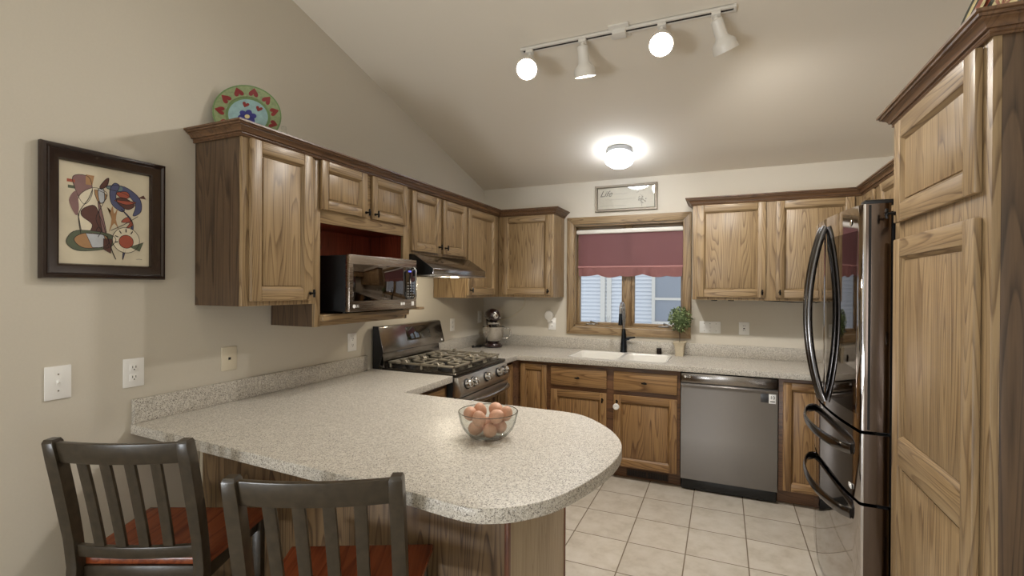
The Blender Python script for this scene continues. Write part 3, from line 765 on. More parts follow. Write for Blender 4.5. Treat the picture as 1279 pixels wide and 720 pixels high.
m = MB(); m.box((0.020, -0.020, CZ1+.0003), (XR-.002, -0.001, 1.014), 0.002); tag(m.build('backsplash', COUNTER, loc=(1.74, -.01, CZ1)), 'low speckled backsplash along the back wall under the window', 'backsplash')
m = MB(); m.box((0.001, -0.880, CZ1+.0003), (0.0195, -0.001, 1.014), 0.002); tag(m.build('backsplash', COUNTER, loc=(.01, -.44, CZ1)), 'short speckled backsplash on the left wall between range and corner', 'backsplash')
# double-bowl sink
t = thing('sink', (1.433, -0.325, 0.74), 'white double bowl sink set into the back counter', 'sink')
def basin(x0, y0, x1, y1):
    m = MB(); tb = bmesh.new(); rings = []
    for (ins, z, r) in ((0.0, CZ1+.001, .05), (0.006, CZ1-.006, .048), (0.010, CZ1-.03, .046), (0.022, 0.775, .05), (0.045, 0.757, .05), (0.12, 0.752, .04)):
        rings.append([tb.verts.new((p[0], p[1], z)) for p in rrect(x0+ins, y0+ins, x1-ins, y1-ins, r)])
    for A_, B_ in zip(rings, rings[1:]):
        n = len(A_)
        for k in range(n): tb.faces.new((A_[k], A_[(k+1) % n], B_[(k+1) % n], B_[k]))
    tb.faces.new(rings[-1]); m._add(tb)
    return m
for x0, x1 in ((SX0+.014, 1.444), (1.470, SX1-.014)):
    b = basin(x0, SY0+.012, x1, SY1-.012).build('bowl', PORC, t)
    m = MB(); m.lathe([(0, .002), (.03, .002), (.04, 0.004), (.044, 0.002), (.044, 0)], ((x0+x1)/2, -.30, .7525), (0, 0, 1), 20); m.build('drain', CHROME, b, label='chrome drain')
m = MB(); m._add(plate2d([rrect(SX0+.002, SY0+.002, SX1-.002, SY1-.002, .05), rrect(SX0+.014, SY0+.012, 1.444, SY1-.012, .05), rrect(1.470, SY0+.012, SX1-.014, SY1-.012, .05)], CZ1-.02, CZ1+.0015, 0.0)); m.build('rim', PORC, t)

# faucet
t = thing('faucet', (1.415, -0.062, CZ1), 'tall dark pull-down faucet with arched spout behind the sink', 'faucet')
FK = plain('dark_slate_metal', (46, 50, 56), 0.25, 0.9, bump=0.03)
m = MB(); m.lathe([(0, 0), (.031, 0), (.031, .008), (.029, .012), (.027, .06), (.021, .14), (.015, .20), (.013, .205)], (1.415, -.062, CZ1), (0, 0, 1), 24); m.build('body', FK, t)
m = MB(); pts = [(1.415, -.062, 1.10), (1.415, -.062, 1.26)]
for k in range(13):
    a = R(180 - 15*k); pts.append((1.415, -.062-.075-.075*math.cos(a), 1.275+.075*math.sin(a)))
pts += [(1.415, -.212, 1.26)]
m.tube(pts, 0.0125, 14, up=(1, 0, 0)); m.build('spout', SATIN, t, label='arched satin metal spout')
m = MB(); m.lathe([(.012, 0), (.014, -.004), (.016, -.05), (.020, -.095), (.019, -.10), (0, -.10)], (1.415, -.212, 1.262), (0, 0, 1), 20); m.build('spray_head', FK, t)
m = MB(); m.cyl((1.43, -.062, 1.028), (1.462, -.062, 1.034), .013, .012, 14); m.tube([(1.455, -.062, 1.035), (1.475, -.068, 1.042), (1.515, -.082, 1.05)], [.011, .008, .007], 10); m.build('lever', FK, t)
m = MB(); m.lathe([(0, 0), (.021, 0), (.021, .045), (.018, .052), (0, .054)], (1.715, -.062, CZ1), (0, 0, 1), 20)
m.box((1.70, -.085, .935), (1.73, -.081, .955), .001)
tag(m.build('air_gap_cap', plain('dark_bronze', (44, 36, 32), .3, .7, bump=.03), loc=(1.715, -.062, CZ1)), 'small dark cylindrical cap beside the plant pot', 'air gap')

# ================================================================== DISHWASHER
t = thing('dishwasher', (2.246, -0.3, 0), 'stainless steel dishwasher under the back counter', 'dishwasher')
DX0, DX1 = 1.9335, 2.5625
m = MB(); m.box((DX0+.004, -0.585, 0.10), (DX1-.004, -0.05, 0.868)); m.build('tub', MATTEB, t)
m = MB(); m.box((DX0+.003, -0.625, 0.794), (DX1-.003, -0.586, 0.862), 0.004); c = m.build('control_panel', BSTEEL, t)
m = MB(); text_bm(m, 'LG', 0.021, (1.990, -.6256, 0.838), (1, 0, 0), (0, 0, 1)); m.lathe([(0, 0), (.009, 0), (.009, .001), (0, .001)], (1.965, -.625, 0.838), (0, -1, 0), 20); m.build('logo', WHITE, c, label='small pale maker mark')
def dwdoor():
    m = MB(); n = 14; pts = []
    pts = [(-.586, .092), (-.622, .092)]
    for z, y in ((.098, -.625), (.40, -.627), (.755, -.627), (.766, -.630), (.772, -.637), (.780, -.639), (.786, -.632), (.789, -.612), (.789, -.586)): pts.append((y, z))
    m.prism([(DX0+.003, y, z) for y, z in pts], (DX1-DX0-.006, 0, 0)); return m
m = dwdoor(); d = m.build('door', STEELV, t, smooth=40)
m = MB(); m.box((2.505, -.6285, .695), (2.548, -.6265, .765), .0005); text_bm(m, '10', .032, (2.527, -.6288, .735), (1, 0, 0), (0, 0, 1), mi=1); m.box((2.512, -.6288, .706), (2.542, -.6284, .712), mi=1)
m.build('badge', [WHITE, SLOT], d, label='white sticker reading 10')
m = MB(); m.box((2.455, -.6285, .70), (2.503, -.6265, .762), .0005); m.build('energy_sticker', plain('dark_sticker', (60, 60, 62), .3, bump=.02), d, label='dark sticker')
m = MB(); m.box((DX0+.006, -.59, 0.012), (DX1-.006, -.56, 0.088), .003); m.build('kick_plate', BLACKP, t)

# ================================================================== RANGE
RY0, RY1 = -1.690, -0.934
t = thing('gas_range', (0.35, (RY0+RY1)/2, 0), 'stainless gas range with black grates and tall control back', 'range')
m = MB(); m.box((0.025, RY0+.004, 0.02), (0.655, RY1-.004, 0.905), .002); m.build('body', CASEB, t)
m = MB(); m.box((0.08, RY0+.001, 0.905), (0.668, RY1-.001, 0.926), .006); m.box((0.10, RY0+.03, 0.9265), (0.63, RY1-.03, 0.9275)); m.build('cooktop', plain('dark_enamel_cooktop', (64, 59, 53), 0.18, 0.7, bump=.04), t)
# control back: recessed riser with a tilted display panel above
m = MB(); m.prism([(0.022, RY0+.02, .926), (0.085, RY0+.02, .926), (0.072, RY0+.02, 1.06), (0.022, RY0+.02, 1.06)], (0, RY1-RY0-.04, 0), 0, .003); m.build('riser', BSTEEL, t)
A = Vector((0.110, 0, 1.030)); B = Vector((0.066, 0, 1.200))
m = MB(); m.prism([(0.020, RY0-.015, 1.045), (0.100, RY0-.015, 1.024), (A.x, RY0-.015, A.z), (B.x, RY0-.015, B.z), (0.055, RY0-.015, 1.205), (0.020, RY0-.015, 1.205)], (0, RY1-RY0+.03, 0), 0, .003)
g = m.build('control_back', BSTEEL, t)
m = MB(); m.prism([(0.0205, RY0-.0175, .918), (0.0700, RY0-.0175, .918), (0.107, RY0-.0175, 1.03), (0.064, RY0-.0175, 1.207), (0.0205, RY0-.0175, 1.207)], (0, .004, 0)); m.build('side_cover', CASEB, t)
Zt = (B-A).normalized(); Nn = Vector((Zt.z, 0, -Zt.x)); L_ = (B-A).length
m = MB(); m.obox(A + Vector((0, (RY0+RY1)/2, 0)), Vector((0, 1, 0)), Nn, Zt, (-.10, .0005, .055), (.205, .0025, L_-.018), .0008); m.build('display', BGLASS, g)
m = MB(); m.obox(A + Vector((0, RY1-.02, 0)), Vector((0, 1, 0)), Nn, Zt, (-.012, .0005, .012), (.004, .002, .028), .0005); m.build('logo_mark', WHITE, g)
# burners and grates
for bx, by, br in ((.22, -1.54, .035), (.22, -1.09, .04), (.50, -1.54, .045), (.50, -1.09, .045), (.36, -1.312, .038)):
    m = MB(); m.lathe([(0, 0), (br*1.25, 0), (br*1.2, .008), (br, .009), (br, .016), (br*.9, .020), (0, .021)], (bx, by, .9277), (0, 0, 1), 22); m.build('burner', MATTEB, t)
for k in range(3):
    a = RY0+.036 + k*.2285; b = a+.225; m = MB(); zt = .968; r = .0075
    def bar(p, q): m.obox((0, 0, 0), Vector((1, 0, 0)), Vector((0, 1, 0)), Vector((0, 0, 1)), (min(p[0], q[0])-r, min(p[1], q[1])-r, zt-.014), (max(p[0], q[0])+r, max(p[1], q[1])+r, zt), .003)
    bar((.115, a+r), (.625, a+r)); bar((.115, b-r), (.625, b-r)); bar((.115, a+r), (.115, b-r)); bar((.625, a+r), (.625, b-r)); bar((.37, a+r), (.37, b-r))
    c = (a+b)/2
    for cx in (.22, .50):
        bar((cx, a+r), (cx, c-.03)); bar((cx, c+.03), (cx, b-r))
        bar((cx-.10, c), (cx-.03, c)); bar((cx+.03, c), (cx+.10, c))
        bar((cx-.055, a+r), (cx-.055, a+.05)); bar((cx+.055, b-.05), (cx+.055, b-r))
    for fx in (.12, .37, .62):
        for fy in (a+.012, b-.012):
            m.tube([(fx, fy, zt-.006), (fx, fy, zt-.02), (fx+.002, fy, .928)], [.007, .007, .009], 8)
    for fx in (.24, .49): 
        for fy in (a+r, b-r): m.tube([(fx-.02, fy, zt-.004), (fx-.008, fy, zt+.010), (fx+.008, fy, zt+.010), (fx+.02, fy, zt-.004)], .006, 8)
    m.build('grate', GRATE, t)
# control panel with five knobs
m = MB(); m.prism([(0.640, RY0+.002, .775), (0.690, RY0+.002, .775), (0.702, RY0+.002, .800), (0.676, RY0+.002, .903), (0.640, RY0+.002, .903)], (0, RY1-RY0-.004, 0), 0, .003); cp = m.build('control_panel', STEELY, t)
nd = Vector((.103, 0, .026)).normalized()
for y in (-1.595, -1.505, -1.312, -1.115, -1.02):
    p = Vector((.692, y, .850)); m = MB(); m.lathe([(0, 0), (.034, 0), (.034, .006), (0, .006)], p - nd*.003, nd, 26, 1); m.lathe([(0, .006), (.028, .006), (.0265, .036), (.023, .040), (0, .040)], p - nd*.003, nd, 26); m.obox(p + nd*.035, Vector((0, 1, 0)), nd, Vector((-nd.z, 0, nd.x)), (-.004, 0, -.018), (.004, .006, .018), .001)
    m.build('knob', [CHROME, MATTEB], t, label='round chrome burner knob with dark bezel')
# oven door, handle, drawer
m = MB(); m.box((0.656, RY0+.004, .20), (0.690, RY1-.004, .768), .004); d = m.build('oven_door', STEELY, t)
m = MB(); m.box((0.690, RY0+.05, .27), (0.693, RY1-.05, .70), .001); m.build('window', BGLASS, d, label='dark glass oven window')
m = MB(); hp = []
for k in range(21):
    u = k/20; y = RY0+.035 + u*(RY1-RY0-.07); hp.append((0.700 + .062*math.sin(math.pi*u)**.55, y, .735))
m.tube(hp, .013, 12, flat=(1, 1.25)); m.build('handle', SATIN, d)
m = MB(); m.box((0.656, RY0+.004, .055), (0.688, RY1-.004, .192), .004); m.build('drawer', STEELY, t)
m = MB(); m.box((0.56, RY0+.01, 0.0), (0.62, RY1-.01, .052)); m.box((0.05, RY0+.01, 0.0), (0.11, RY1-.01, .03)); m.build('foot_rail', MATTEB, t)

# ================================================================== HOOD
t = thing('range_hood', (0.25, -1.31, 1.55), 'stainless under-cabinet range hood above the range', 'hood')
m = MB(); m.prism([(0.003, RY0+.003, 1.560), (0.488, RY0+.003, 1.560), (0.494, RY0+.003, 1.600), (0.345, RY0+.003, 1.697), (0.003, RY0+.003, 1.697)], (0, RY1-RY0-.006, 0), 0, .003)
m.build('shell', BSTEEL, t)
m = MB(); m.box((0.02, RY0+.002, 1.552), (0.497, RY1-.002, 1.5598), .002); m.build('bottom_lip', STEEL, t, label='bright steel lower lip')
m = MB(); m.prism([(0.004, RY0, 1.561), (0.484, RY0, 1.561), (0.490, RY0, 1.600), (0.343, RY0, 1.695), (0.004, RY0, 1.695)], (0, .003, 0)); m.build('end_cap', BLACKP, t, label='black end panel')
m = MB()
for a in (-1.62, -1.30): m.box((0.10, a, 1.548), (0.40, a+.29, 1.5518), .001)
m.build('filter', SATIN, t)
m = MB(); m.lathe([(0, 0), (.032, 0), (.030, .003), (0, .004)], (.43, -1.31, 1.5515), (0, 0, -1), 20); m.build('lamp', emit('hood_lamp', (255, 232, 190), 10), t, label='lit lamp under the hood')
ld = bpy.data.lights.new('hood_lamp_beam', 'POINT'); ld.energy = HOOD_W; ld.color = (1, .88, .68); ld.shadow_soft_size = .02
lo = bpy.data.objects.new('hood_lamp_beam', ld); COL.objects.link(lo); lo.location = (.43, -1.31, 1.522)

# ================================================================== MICROWAVE
t = thing('microwave', (0.22, -2.07, 1.335), 'stainless microwave oven standing in the cabinet niche', 'microwave')
MY0, MY1, MZ0, MZ1, MXF = -2.378, -1.772, 1.344, 1.650, 0.420
m = MB(); m.box((0.04, MY0+.004, MZ0), (MXF-.028, MY1-.004, MZ1-.003), .006); c = m.build('case', plain('matte_black_case', (12, 12, 13), .6, bump=.05, spec=.3), t)
m = MB()
for x in (.08, .34):
    for y in (MY0+.05, MY1-.05): m.cyl((x, y, 1.3345), (x, y, MZ0+.002), .012, seg=12)
m.build('feet', MATTEB, t)
m = MB(); m.box((MXF-.028, MY0, MZ0+.001), (MXF, MY1, MZ1), .004); d = m.build('door', brushed('microwave_steel', (158, 148, 138), 0.24, 'y'), t)
m = MB(); m.box((MXF-.001, MY0+.028, MZ0+.058), (MXF+.0015, MY1-.118, MZ1-.050), .0008); m.build('window', MGLASS, d, label='dark reflecting door window')
m = MB(); m.box((MXF-.001, MY1-.117, MZ0+.058), (MXF+.002, MY1-.004, MZ1-.050), .0008); cp = m.build('control_panel', BGLASS, d)
m = MB(); text_bm(m, '12:00', .014, (MXF+.0022, MY1-.078, MZ1-.075), (0, 1, 0), (0, 0, 1), mi=0); m.build('clock', DISP, cp, label='small blue lit clock')
m = MB()
for r_ in range(6):
    for c_ in range(3): m.box((MXF+.0018, MY1-.100+c_*.026, MZ0+.072+r_*.017), (MXF+.0025, MY1-.086+c_*.026, MZ0+.076+r_*.017))
m.build('button_marks', plain('pale_marks', (170, 170, 168), .5, bump=.02), cp)
m = MB(); m.tube([(MXF+.012, MY1-.045, MZ0+.06), (MXF+.026, MY1-.045, MZ0+.075), (MXF+.026, MY1-.045, MZ1-.07), (MXF+.012, MY1-.045, MZ1-.052), (MXF, MY1-.045, MZ1-.05)], .006, 10, up=(0, 1, 0)); m.build('handle', SATIN, d)
m = MB(); m.lathe([(0, 0), (.010, 0), (.010, .001), (0, .001)], (MXF, MY0+.036, MZ0+.030), (1, 0, 0), 20); text_bm(m, 'LG', .020, (MXF+.0006, MY0+.060, MZ0+.030), (0, 1, 0), (0, 0, 1)); m.build('logo', WHITE, d, label='small pale maker mark')
m = MB(); m.box((MXF, MY1-.165, MZ0+.024), (MXF+.001, MY1-.148, MZ0+.040), .0003); m.box((MXF, MY1-.142, MZ0+.024), (MXF+.001, MY1-.125, MZ0+.040), .0003); m.box((MXF, MY1-.055, MZ0+.018), (MXF+.001, MY1-.030, MZ0+.044), .0003); m.build('sticker', WHITE, d, label='small white sticker marks')
m = MB(); m.box((0.20, -1.765, 1.3345), (0.435, -1.705, 1.350), .002)
tag(m.build('support_board', OAK['y'], loc=(0.31, -1.735, 1.3345)), 'small oak board sticking out right of the microwave', 'board')

# ================================================================== REFRIGERATOR
t = thing('refrigerator', (3.05, -1.51, 0), 'dark mirror-finish french door refrigerator with two freezer drawers', 'refrigerator')
GY0, GY1 = -1.965, -1.045            # near and far sides
def fx(y):
    u = (y-GY0)/(GY1-GY0)
    return 2.735 + (2.708-2.735)*u - 0.040*(1-(2*u-1)**2)
def slab(ya, yb, z0, z1, back, off=0.0, r=0.012):
    """curved-front door between ya (near) and yb (far), rounded vertical edges"""
    pts = [(back, ya), (fx(ya)+r, ya), (fx(ya)+r*.3, ya+r*.3)]
    n = 18
    for k in range(n+1):
        y = ya+r + (yb-ya-2*r)*k/n; pts.append((fx(y)+off, y))
    pts += [(fx(yb)+r*.3, yb-r*.3), (fx(yb)+r, yb), (back, yb)]
    m = MB(); m.prism([(p[0], p[1], z0) for p in pts], (0, 0, z1-z0))
    for f in m.bm.faces:
        if abs(f.normal.y) > .97: f.material_index = 1
    return m
m = MB(); m.box((2.846, GY0+.008, .03), (3.44, GY1-.008, 1.800), .003); m.build('case', CASEB, t)
YM = (GY0+GY1)/2
dn = slab(GY0, YM-.003, .900, 1.830, 2.832).build('door', [FRSTEEL, FRSIDE], t, smooth=30)
df = slab(YM+.003, GY1, .900, 1.830, 2.832).build('door', [FRSTEEL, FRSIDE], t, smooth=30)
w1 = slab(GY0, GY1, .604, .886, 2.832).build('drawer', [FRSTEEL, FRSIDE], t, smooth=30)
w2 = slab(GY0, GY1, .070, .590, 2.832).build('drawer', [FRSTEEL, FRSIDE], t, smooth=30)
# glass viewing panel on the near door
pts = []; n = 16
for k in range(n+1):
    y = GY0+.040 + (YM-.05-GY0-.04)*k/n; pts.append((fx(y)-.0015, y))
m = MB(); m.prism([(p[0], p[1], .960) for p in pts] + [(p[0]+.003, p[1], .960) for p in pts[::-1]], (0, 0, 1.725-.960)); m.build('glass_panel', MGLASS, dn, smooth=30, label='dark mirror glass panel')
m = MB(); m.lathe([(0, 0), (.013, 0), (.012, .0015), (0, .0018)], (fx(GY0+.10)-.0005, GY0+.10, 1.765), (-1, 0, 0), 20); m.build('logo', CHROME, dn, label='small round chrome badge')
m = MB()
m.box((2.745, GY0+.010, 1.8305), (2.93, GY0+.075, 1.848), .004); m.box((2.745, GY1-.075, 1.8305), (2.93, GY1-.010, 1.848), .004); m.build('hinge_cover', BLACKP, t)
m = MB(); m.box((2.80, GY0+.03, .888), (2.846, GY1-.03, .899)); m.box((2.80, GY0+.03, .591), (2.846, GY1-.03, .603)); m.box((2.833, GY0+.02, .60), (2.8455, GY1-.02, 1.80)); m.build('gasket', MATTEB, t)
m = MB(); m.box((2.79, GY0+.02, .012), (2.846, GY1-.02, .062), .003); m.build('toe_grille', BLACKP, t)
for ya, yb in ((GY0-.0006, GY0+.003), (GY1-.003, GY1+.0006)): MB().box((2.757, ya, .905), (2.766, yb, 1.826)).build('seal_strip', MATTEB, dn if ya < YM else df)
HB = plain('dark_polished_handle', (108, 106, 106), .16, 1.0)
for yy, dd in ((YM-.036, dn), (YM+.036, df)):
    hp = []
    for k in range(29):
        u = k/28; hp.append((fx(yy)-.006-.068*math.sin(math.pi*u)**.8, yy, .925 + (1.79-.925)*u))
    m = MB(); m.tube(hp, .013, 12, flat=(1.15, .9), up=(0, 1, 0)); m.build('handle', HB, dd)
for zz, dd in ((.800, w1), (.525, w2)):
    hp = []
    for k in range(31):
        u = k/30; y = GY0+.07 + (GY1-GY0-.14)*u; hp.append((fx(y)-.004-.062*math.sin(math.pi*u)**.45, y, zz))
    m = MB(); m.tube(hp, .015, 14, flat=(.55, 1.5)); m.build('handle', HB, dd)
m = MB(); m.box((fx(GY0+.10)-.0008, GY0+.065, .632), (fx(GY0+.10)+.003, GY0+.145, .650), .0003); m.build('label_strip', WHITE, w1, label='thin pale label strip')

# ================================================================== LIGHT FIXTURES
def beam(loc, d, watts, ang=158):
    ld = bpy.data.lights.new('track_lamp_beam', 'SPOT'); ld.energy = watts; ld.color = (1.0, .96, .90); ld.spot_size = R(ang); ld.spot_blend = 1.0; ld.shadow_soft_size = .05
    o = bpy.data.objects.new('track_lamp_beam', ld); COL.objects.link(o); o.location = loc
    o.rotation_euler = Vector(d).to_track_quat('-Z', 'Y').to_euler(); return o
TYR = -1.69; ZTR = zceil(TYR)
cn = Vector((0, -SL, -1)).normalized()      # down from the sloping ceiling
cy_ = Vector((0, 1, -SL)).normalized()
t = thing('track_light', (1.684, TYR, ZTR), 'white track light with four adjustable lamp heads on the sloped ceiling', 'track light')
m = MB(); P0 = Vector((1.684, TYR, ZTR)) + cn*.001; X_ = Vector((1, 0, 0))
m.obox(P0, X_, cy_, -cn, (-.575, -.018, -.018), (.575, -.006, 0), .001); m.obox(P0, X_, cy_, -cn, (-.575, .006, -.018), (.575, .018, 0), .001); m.obox(P0, X_, cy_, -cn, (-.575, -.018, -.006), (.575, .018, 0), .001)
m.obox(P0, X_, cy_, -cn, (-.582, -.019, -.019), (-.570, .019, 0), .001); m.obox(P0, X_, cy_, -cn, (.570, -.019, -.019), (.582, .019, 0), .001)
rail = m.build('rail', WPAINT, t)
m = MB(); m.obox(P0, X_, cy_, -cn, (-.565, -.0055, -.0175), (.565, .0055, -.0062)); m.build('slot', SLOT, rail, label='dark conductor slot')
m = MB(); m.obox(P0, X_, cy_, -cn, (-.055, -.05, -.012), (.055, .05, -.0), .003); m.obox(P0, X_, cy_, -cn, (-.036, -.024, -.040), (.036, .024, -.010), .003); m.build('feed_box', WPAINT, t)
heads = [(1.158, (0.16, -0.72, -0.67), True), (1.478, (0.02, 0.32, -0.94), False), (1.908, (0.06, -0.72, -0.69), True), (2.172, (0.30, 0.42, -0.86), False)]
for hx_, d, front in heads:
    d = Vector(d).normalized(); top = Vector((hx_, TYR, ZTR)) + cn*.019
    m = MB(); m.obox(top, X_, cy_, -cn, (-.022, -.017, -.022), (.022, .017, -.0), .003)
    piv = top + cn*.022 + Vector((0, 0, -.045 if front else -.012))
    m.cyl(top + cn*.02, piv, .008, seg=12); m.ell(piv, (.013, .013, .013), 12, 8)
    hd = m.build('lamp_head', WPAINT, t)
    b0 = piv - d*.03 if front else piv
    L0 = 0.165
    pr = [(0, 0), (.022, 0), (.030, .006), (.031, .085), (.036, .098), (.056, .118), (.060, .135), (.062, L0), (.058, L0), (.056, .135), (.030, .10), (0, .10)]
    m = MB(); m.lathe(pr, b0, d, 32); m.build('shade', WPAINT, hd)
    m = MB(); m.lathe([(.024, -.05), (.052, -.014), (.054, -.006), (.045, -.001), (.02, .003), (0, .004)], b0 + d*(L0-.004), d, 28); m.build('bulb', BULB, hd, label='lit lamp face')
    beam(b0 + d*(L0+.03), d, SPOT_W if front else SPOT_W*1.35)
# flush ceiling light
LY = -0.47; LX = 1.449; LZ = zceil(LY)
t = thing('ceiling_light', (LX, LY, LZ), 'round flush ceiling light with lit white globe above the sink', 'ceiling light')
ax = Vector((0, -SL*0.8, -1)).normalized()
m = MB(); m.lathe([(0, -.0), (.098, 0), (.104, .006), (.104, .040), (.098, .044), (0, .044)], (LX, LY, LZ-.001), cn, 36); m.build('base', plain('fixture_grey', (150, 152, 154), .4, .2, bump=.02), t)
m = MB(); m.lathe([(.092, .040), (.108, .052), (.114, .072), (.106, .098), (.080, .120), (.042, .134), (0, .138)], (LX, LY, LZ-.001), cn, 36); m.build('globe', GLOBE, t, label='glowing white glass globe')

# ================================================================== WINDOW SHADE
t = thing('window_shade', (1.43, 0.0, 1.58), 'burgundy roller shade with scalloped hem half lowered over the window', 'window shade')
m = MB(); m.box((0.957, 0.004, 1.972), (1.901, 0.050, 2.012), .012); m.build('headrail', WPAINT, t, label='white head rail')
def fabric(x0, x1, z0f, z1, y, amp, n, rows, mat, name, flare=0.0):
    tb = bmesh.new(); g = []
    for j in range(rows+1):
        v = j/rows; row = []
        for i in range(n+1):
            u = i/n; x = x0 + (x1-x0)*u; zb = z0f(u); zz = zb + (z1-zb)*v
            yy = y + amp*(1-v*.6)*math.sin(u*37+2*math.sin(u*9)) * (0.4+0.6*math.sin(u*11+1)) - flare*(1-v)
            row.append(tb.verts.new((x, yy, zz)))
        g.append(row)
    for j in range(rows):
        for i in range(n): tb.faces.new((g[j][i], g[j][i+1], g[j+1][i+1], g[j+1][i]))
    r = bmesh.ops.solidify(tb, geom=tb.faces[:], thickness=0.0015)
    m = MB(); m._add(tb); return m.build(name, mat, t, smooth=60)
fabric(0.976, 1.899, lambda u: 1.672, 1.985, 0.024, .0012, 60, 8, BURG, 'fabric')
m = MB(); m.cyl((0.974, 0.018, 1.668), (1.901, 0.018, 1.668), .010, seg=14); m.build('hem_bar', BURGL, t)
fabric(0.985, 1.893, lambda u: 1.594 - .016*abs(math.sin(u*math.pi*4.5+.4)) + .008*math.sin(u*13), 1.664, 0.010, .016, 140, 8, BURGL, 'valance', .004)

# ================================================================== WALL ART
def pict_pt(y, z, x): return (x, y, z)
t = thing('framed_picture', (0.0, -3.26, 1.50), 'dark framed abstract figure print hanging on the left wall', 'picture')
FY0, FY1, FZ0, FZ1 = -3.466, -3.053, 1.504, 1.992
def wall_frame(y0, y1, z0, z1, prof, mat, name, parent):
    """mitred picture frame on the left wall; prof = (inset, x)"""
    m = MB(); tb = bmesh.new(); rings = []
    for ins, x in prof:
        rings.append([tb.verts.new(p) for p in ((x, y0+ins, z0+ins), (x, y1-ins, z0+ins), (x, y1-ins, z1-ins), (x, y0+ins, z1-ins))])
    for A_, B_ in zip(rings, rings[1:]):
        for k in range(4): tb.faces.new((A_[k], A_[(k+1) % 4], B_[(k+1) % 4], B_[k]))
    bmesh.ops.recalc_face_normals(tb, faces=tb.faces[:]); m._add(tb); return m.build(name, mat, parent)
wall_frame(FY0, FY1, FZ0, FZ1, [(0, .001), (0, .020), (.004, .028), (.012, .030), (.018, .024), (.022, .026), (.046, .018), (.052, .018), (.056, .010), (.056, .004)], FRAMEK, 'frame', t)
m = MB(); m.box((.002, FY0+.05, FZ0+.05), (.006, FY1-.05, FZ1-.05)); pr = m.build('print', PAPER, t)
PY, PZ, PW, PH = FY0+.056, FZ0+.056, FY1-FY0-.112, FZ1-FZ0-.112
INK = plain('ink_black', (44, 34, 34), .7, bump=.02)
PCOL = {k: plain('print_' + k, v, .7, var=.06, bscale=40) for k, v in dict(brown=(92, 58, 50), mauve=(136, 104, 102), tan=(172, 132, 92), blue=(84, 88, 122), teal=(112, 134, 132), red=(168, 86, 66), cream=(226, 216, 192), grey=(188, 192, 198), green=(92, 100, 80)).items()}
lay = [0]
def art(pts, col, line=True, n=5):
    """closed shape (u, v from the lower left, 0..1), inked outline"""
    lay[0] += 1; x = .0062 + lay[0]*.00004
    cp_ = catmull([Vector((u, v)) for u, v in pts], n, True) if n else [Vector(p) for p in pts]
    P = [(x, PY + p.x*PW, PZ + p.y*PH) for p in cp_]
    m = MB(); m.prism(P, (.00003, 0, 0)); m.build('painted_shape', PCOL[col], pr, smooth=0)
    if line: ink(cp_, True)
def ink(pts, closed=False, w=.0011, sm=0):
    x = .0063 + lay[0]*.00004
    cp_ = [Vector(p) for p in pts]
    if sm: cp_ = catmull(cp_, sm, closed)
    m = MB(); m.tube([(x, PY + p.x*PW, PZ + p.y*PH) for p in cp_], w, 5, closed=closed, flat=(1, .3), up=(1, 0, 0)); m.build('ink_line', INK, pr)
art([(.14, .86), (.30, .88), (.34, .72), (.26, .60), (.18, .70)], 'mauve')
art([(.08, .80), (.16, .80), (.16, .83), (.08, .83)], 'red', False, 0); art([(.09, .74), (.16, .74), (.16, .77), (.09, .77)], 'green', False, 0)
art([(.27, .80), (.34, .80), (.36, .90), (.27, .90)], 'tan', False, 0)
art([(.22, .70), (.36, .78), (.50, .74), (.44, .60), (.38, .46), (.46, .28), (.26, .28), (.20, .46), (.18, .58)], 'cream')
art([(.24, .55), (.36, .60), (.42, .50), (.48, .30), (.30, .28), (.34, .40), (.23, .48)], 'brown')
art([(.36, .76), (.50, .72), (.42, .62)], 'tan', True, 3); art([(.40, .76), (.46, .78), (.47, .66), (.42, .64)], 'grey')
art([(.40, .62), (.43, .60), (.50, .30), (.46, .29)], 'mauve')
art([(.42, .80), (.48, .88), (.52, .90), (.50, .82), (.44, .78)], 'brown')
art([(.50, .82), (.70, .84), (.88, .74), (.90, .60), (.80, .54), (.83, .66), (.72, .76), (.52, .79)], 'blue')
art([(.50, .81), (.66, .835), (.66, .79), (.52, .785)], 'teal', False)
art([(.53, .78), (.58, .86), (.64, .84), (.60, .74), (.62, .66), (.70, .60), (.66, .57), (.55, .64)], 'blue')
art([(.60, .76), (.72, .79), (.76, .74), (.68, .71)], 'red'); art([(.60, .70), (.70, .72), (.82, .66), (.74, .60), (.64, .64)], 'brown'); art([(.58, .68), (.68, .69), (.84, .69), (.72, .65)], 'red', True, 4); art([(.66, .60), (.78, .50), (.80, .38), (.70, .20), (.68, .06), (.74, .26), (.78, .46), (.70, .56)], 'blue')
art([(.86, .74), (.93, .78), (.96, .74)], 'brown', False, 0)
art([(.50, .60), (.53, .54), (.56, .62), (.58, .54), (.62, .60), (.60, .48), (.64, .36), (.58, .44), (.52, .34), (.55, .48)], 'tan', False, 3)
art([(.66, .46), (.74, .52), (.80, .44), (.72, .40), (.76, .46)], 'red', True, 4)
art([(.10, .62), (.17, .72), (.20, .56), (.17, .48)], 'mauve', False)
art([(.08, .24), (.18, .33), (.48, .33), (.60, .27), (.50, .17), (.22, .13), (.10, .17)], 'green')
art([(.15, .24), (.26, .31), (.48, .30), (.50, .20), (.26, .16)], 'tan')
art([(.27, .31), (.46, .31), (.52, .18), (.34, .17)], 'grey', True, 0); art([(.46, .27), (.56, .27), (.54, .12), (.46, .16)], 'brown', True, 0)
art([(.72+.16*math.cos(a*math.pi/8), .27+.135*math.sin(a*math.pi/8)) for a in range(16)], 'cream', True, 2)
art([(.72+.085*math.cos(a*math.pi/8), .255+.07*math.sin(a*math.pi/8)) for a in range(16)], 'red', True, 2)
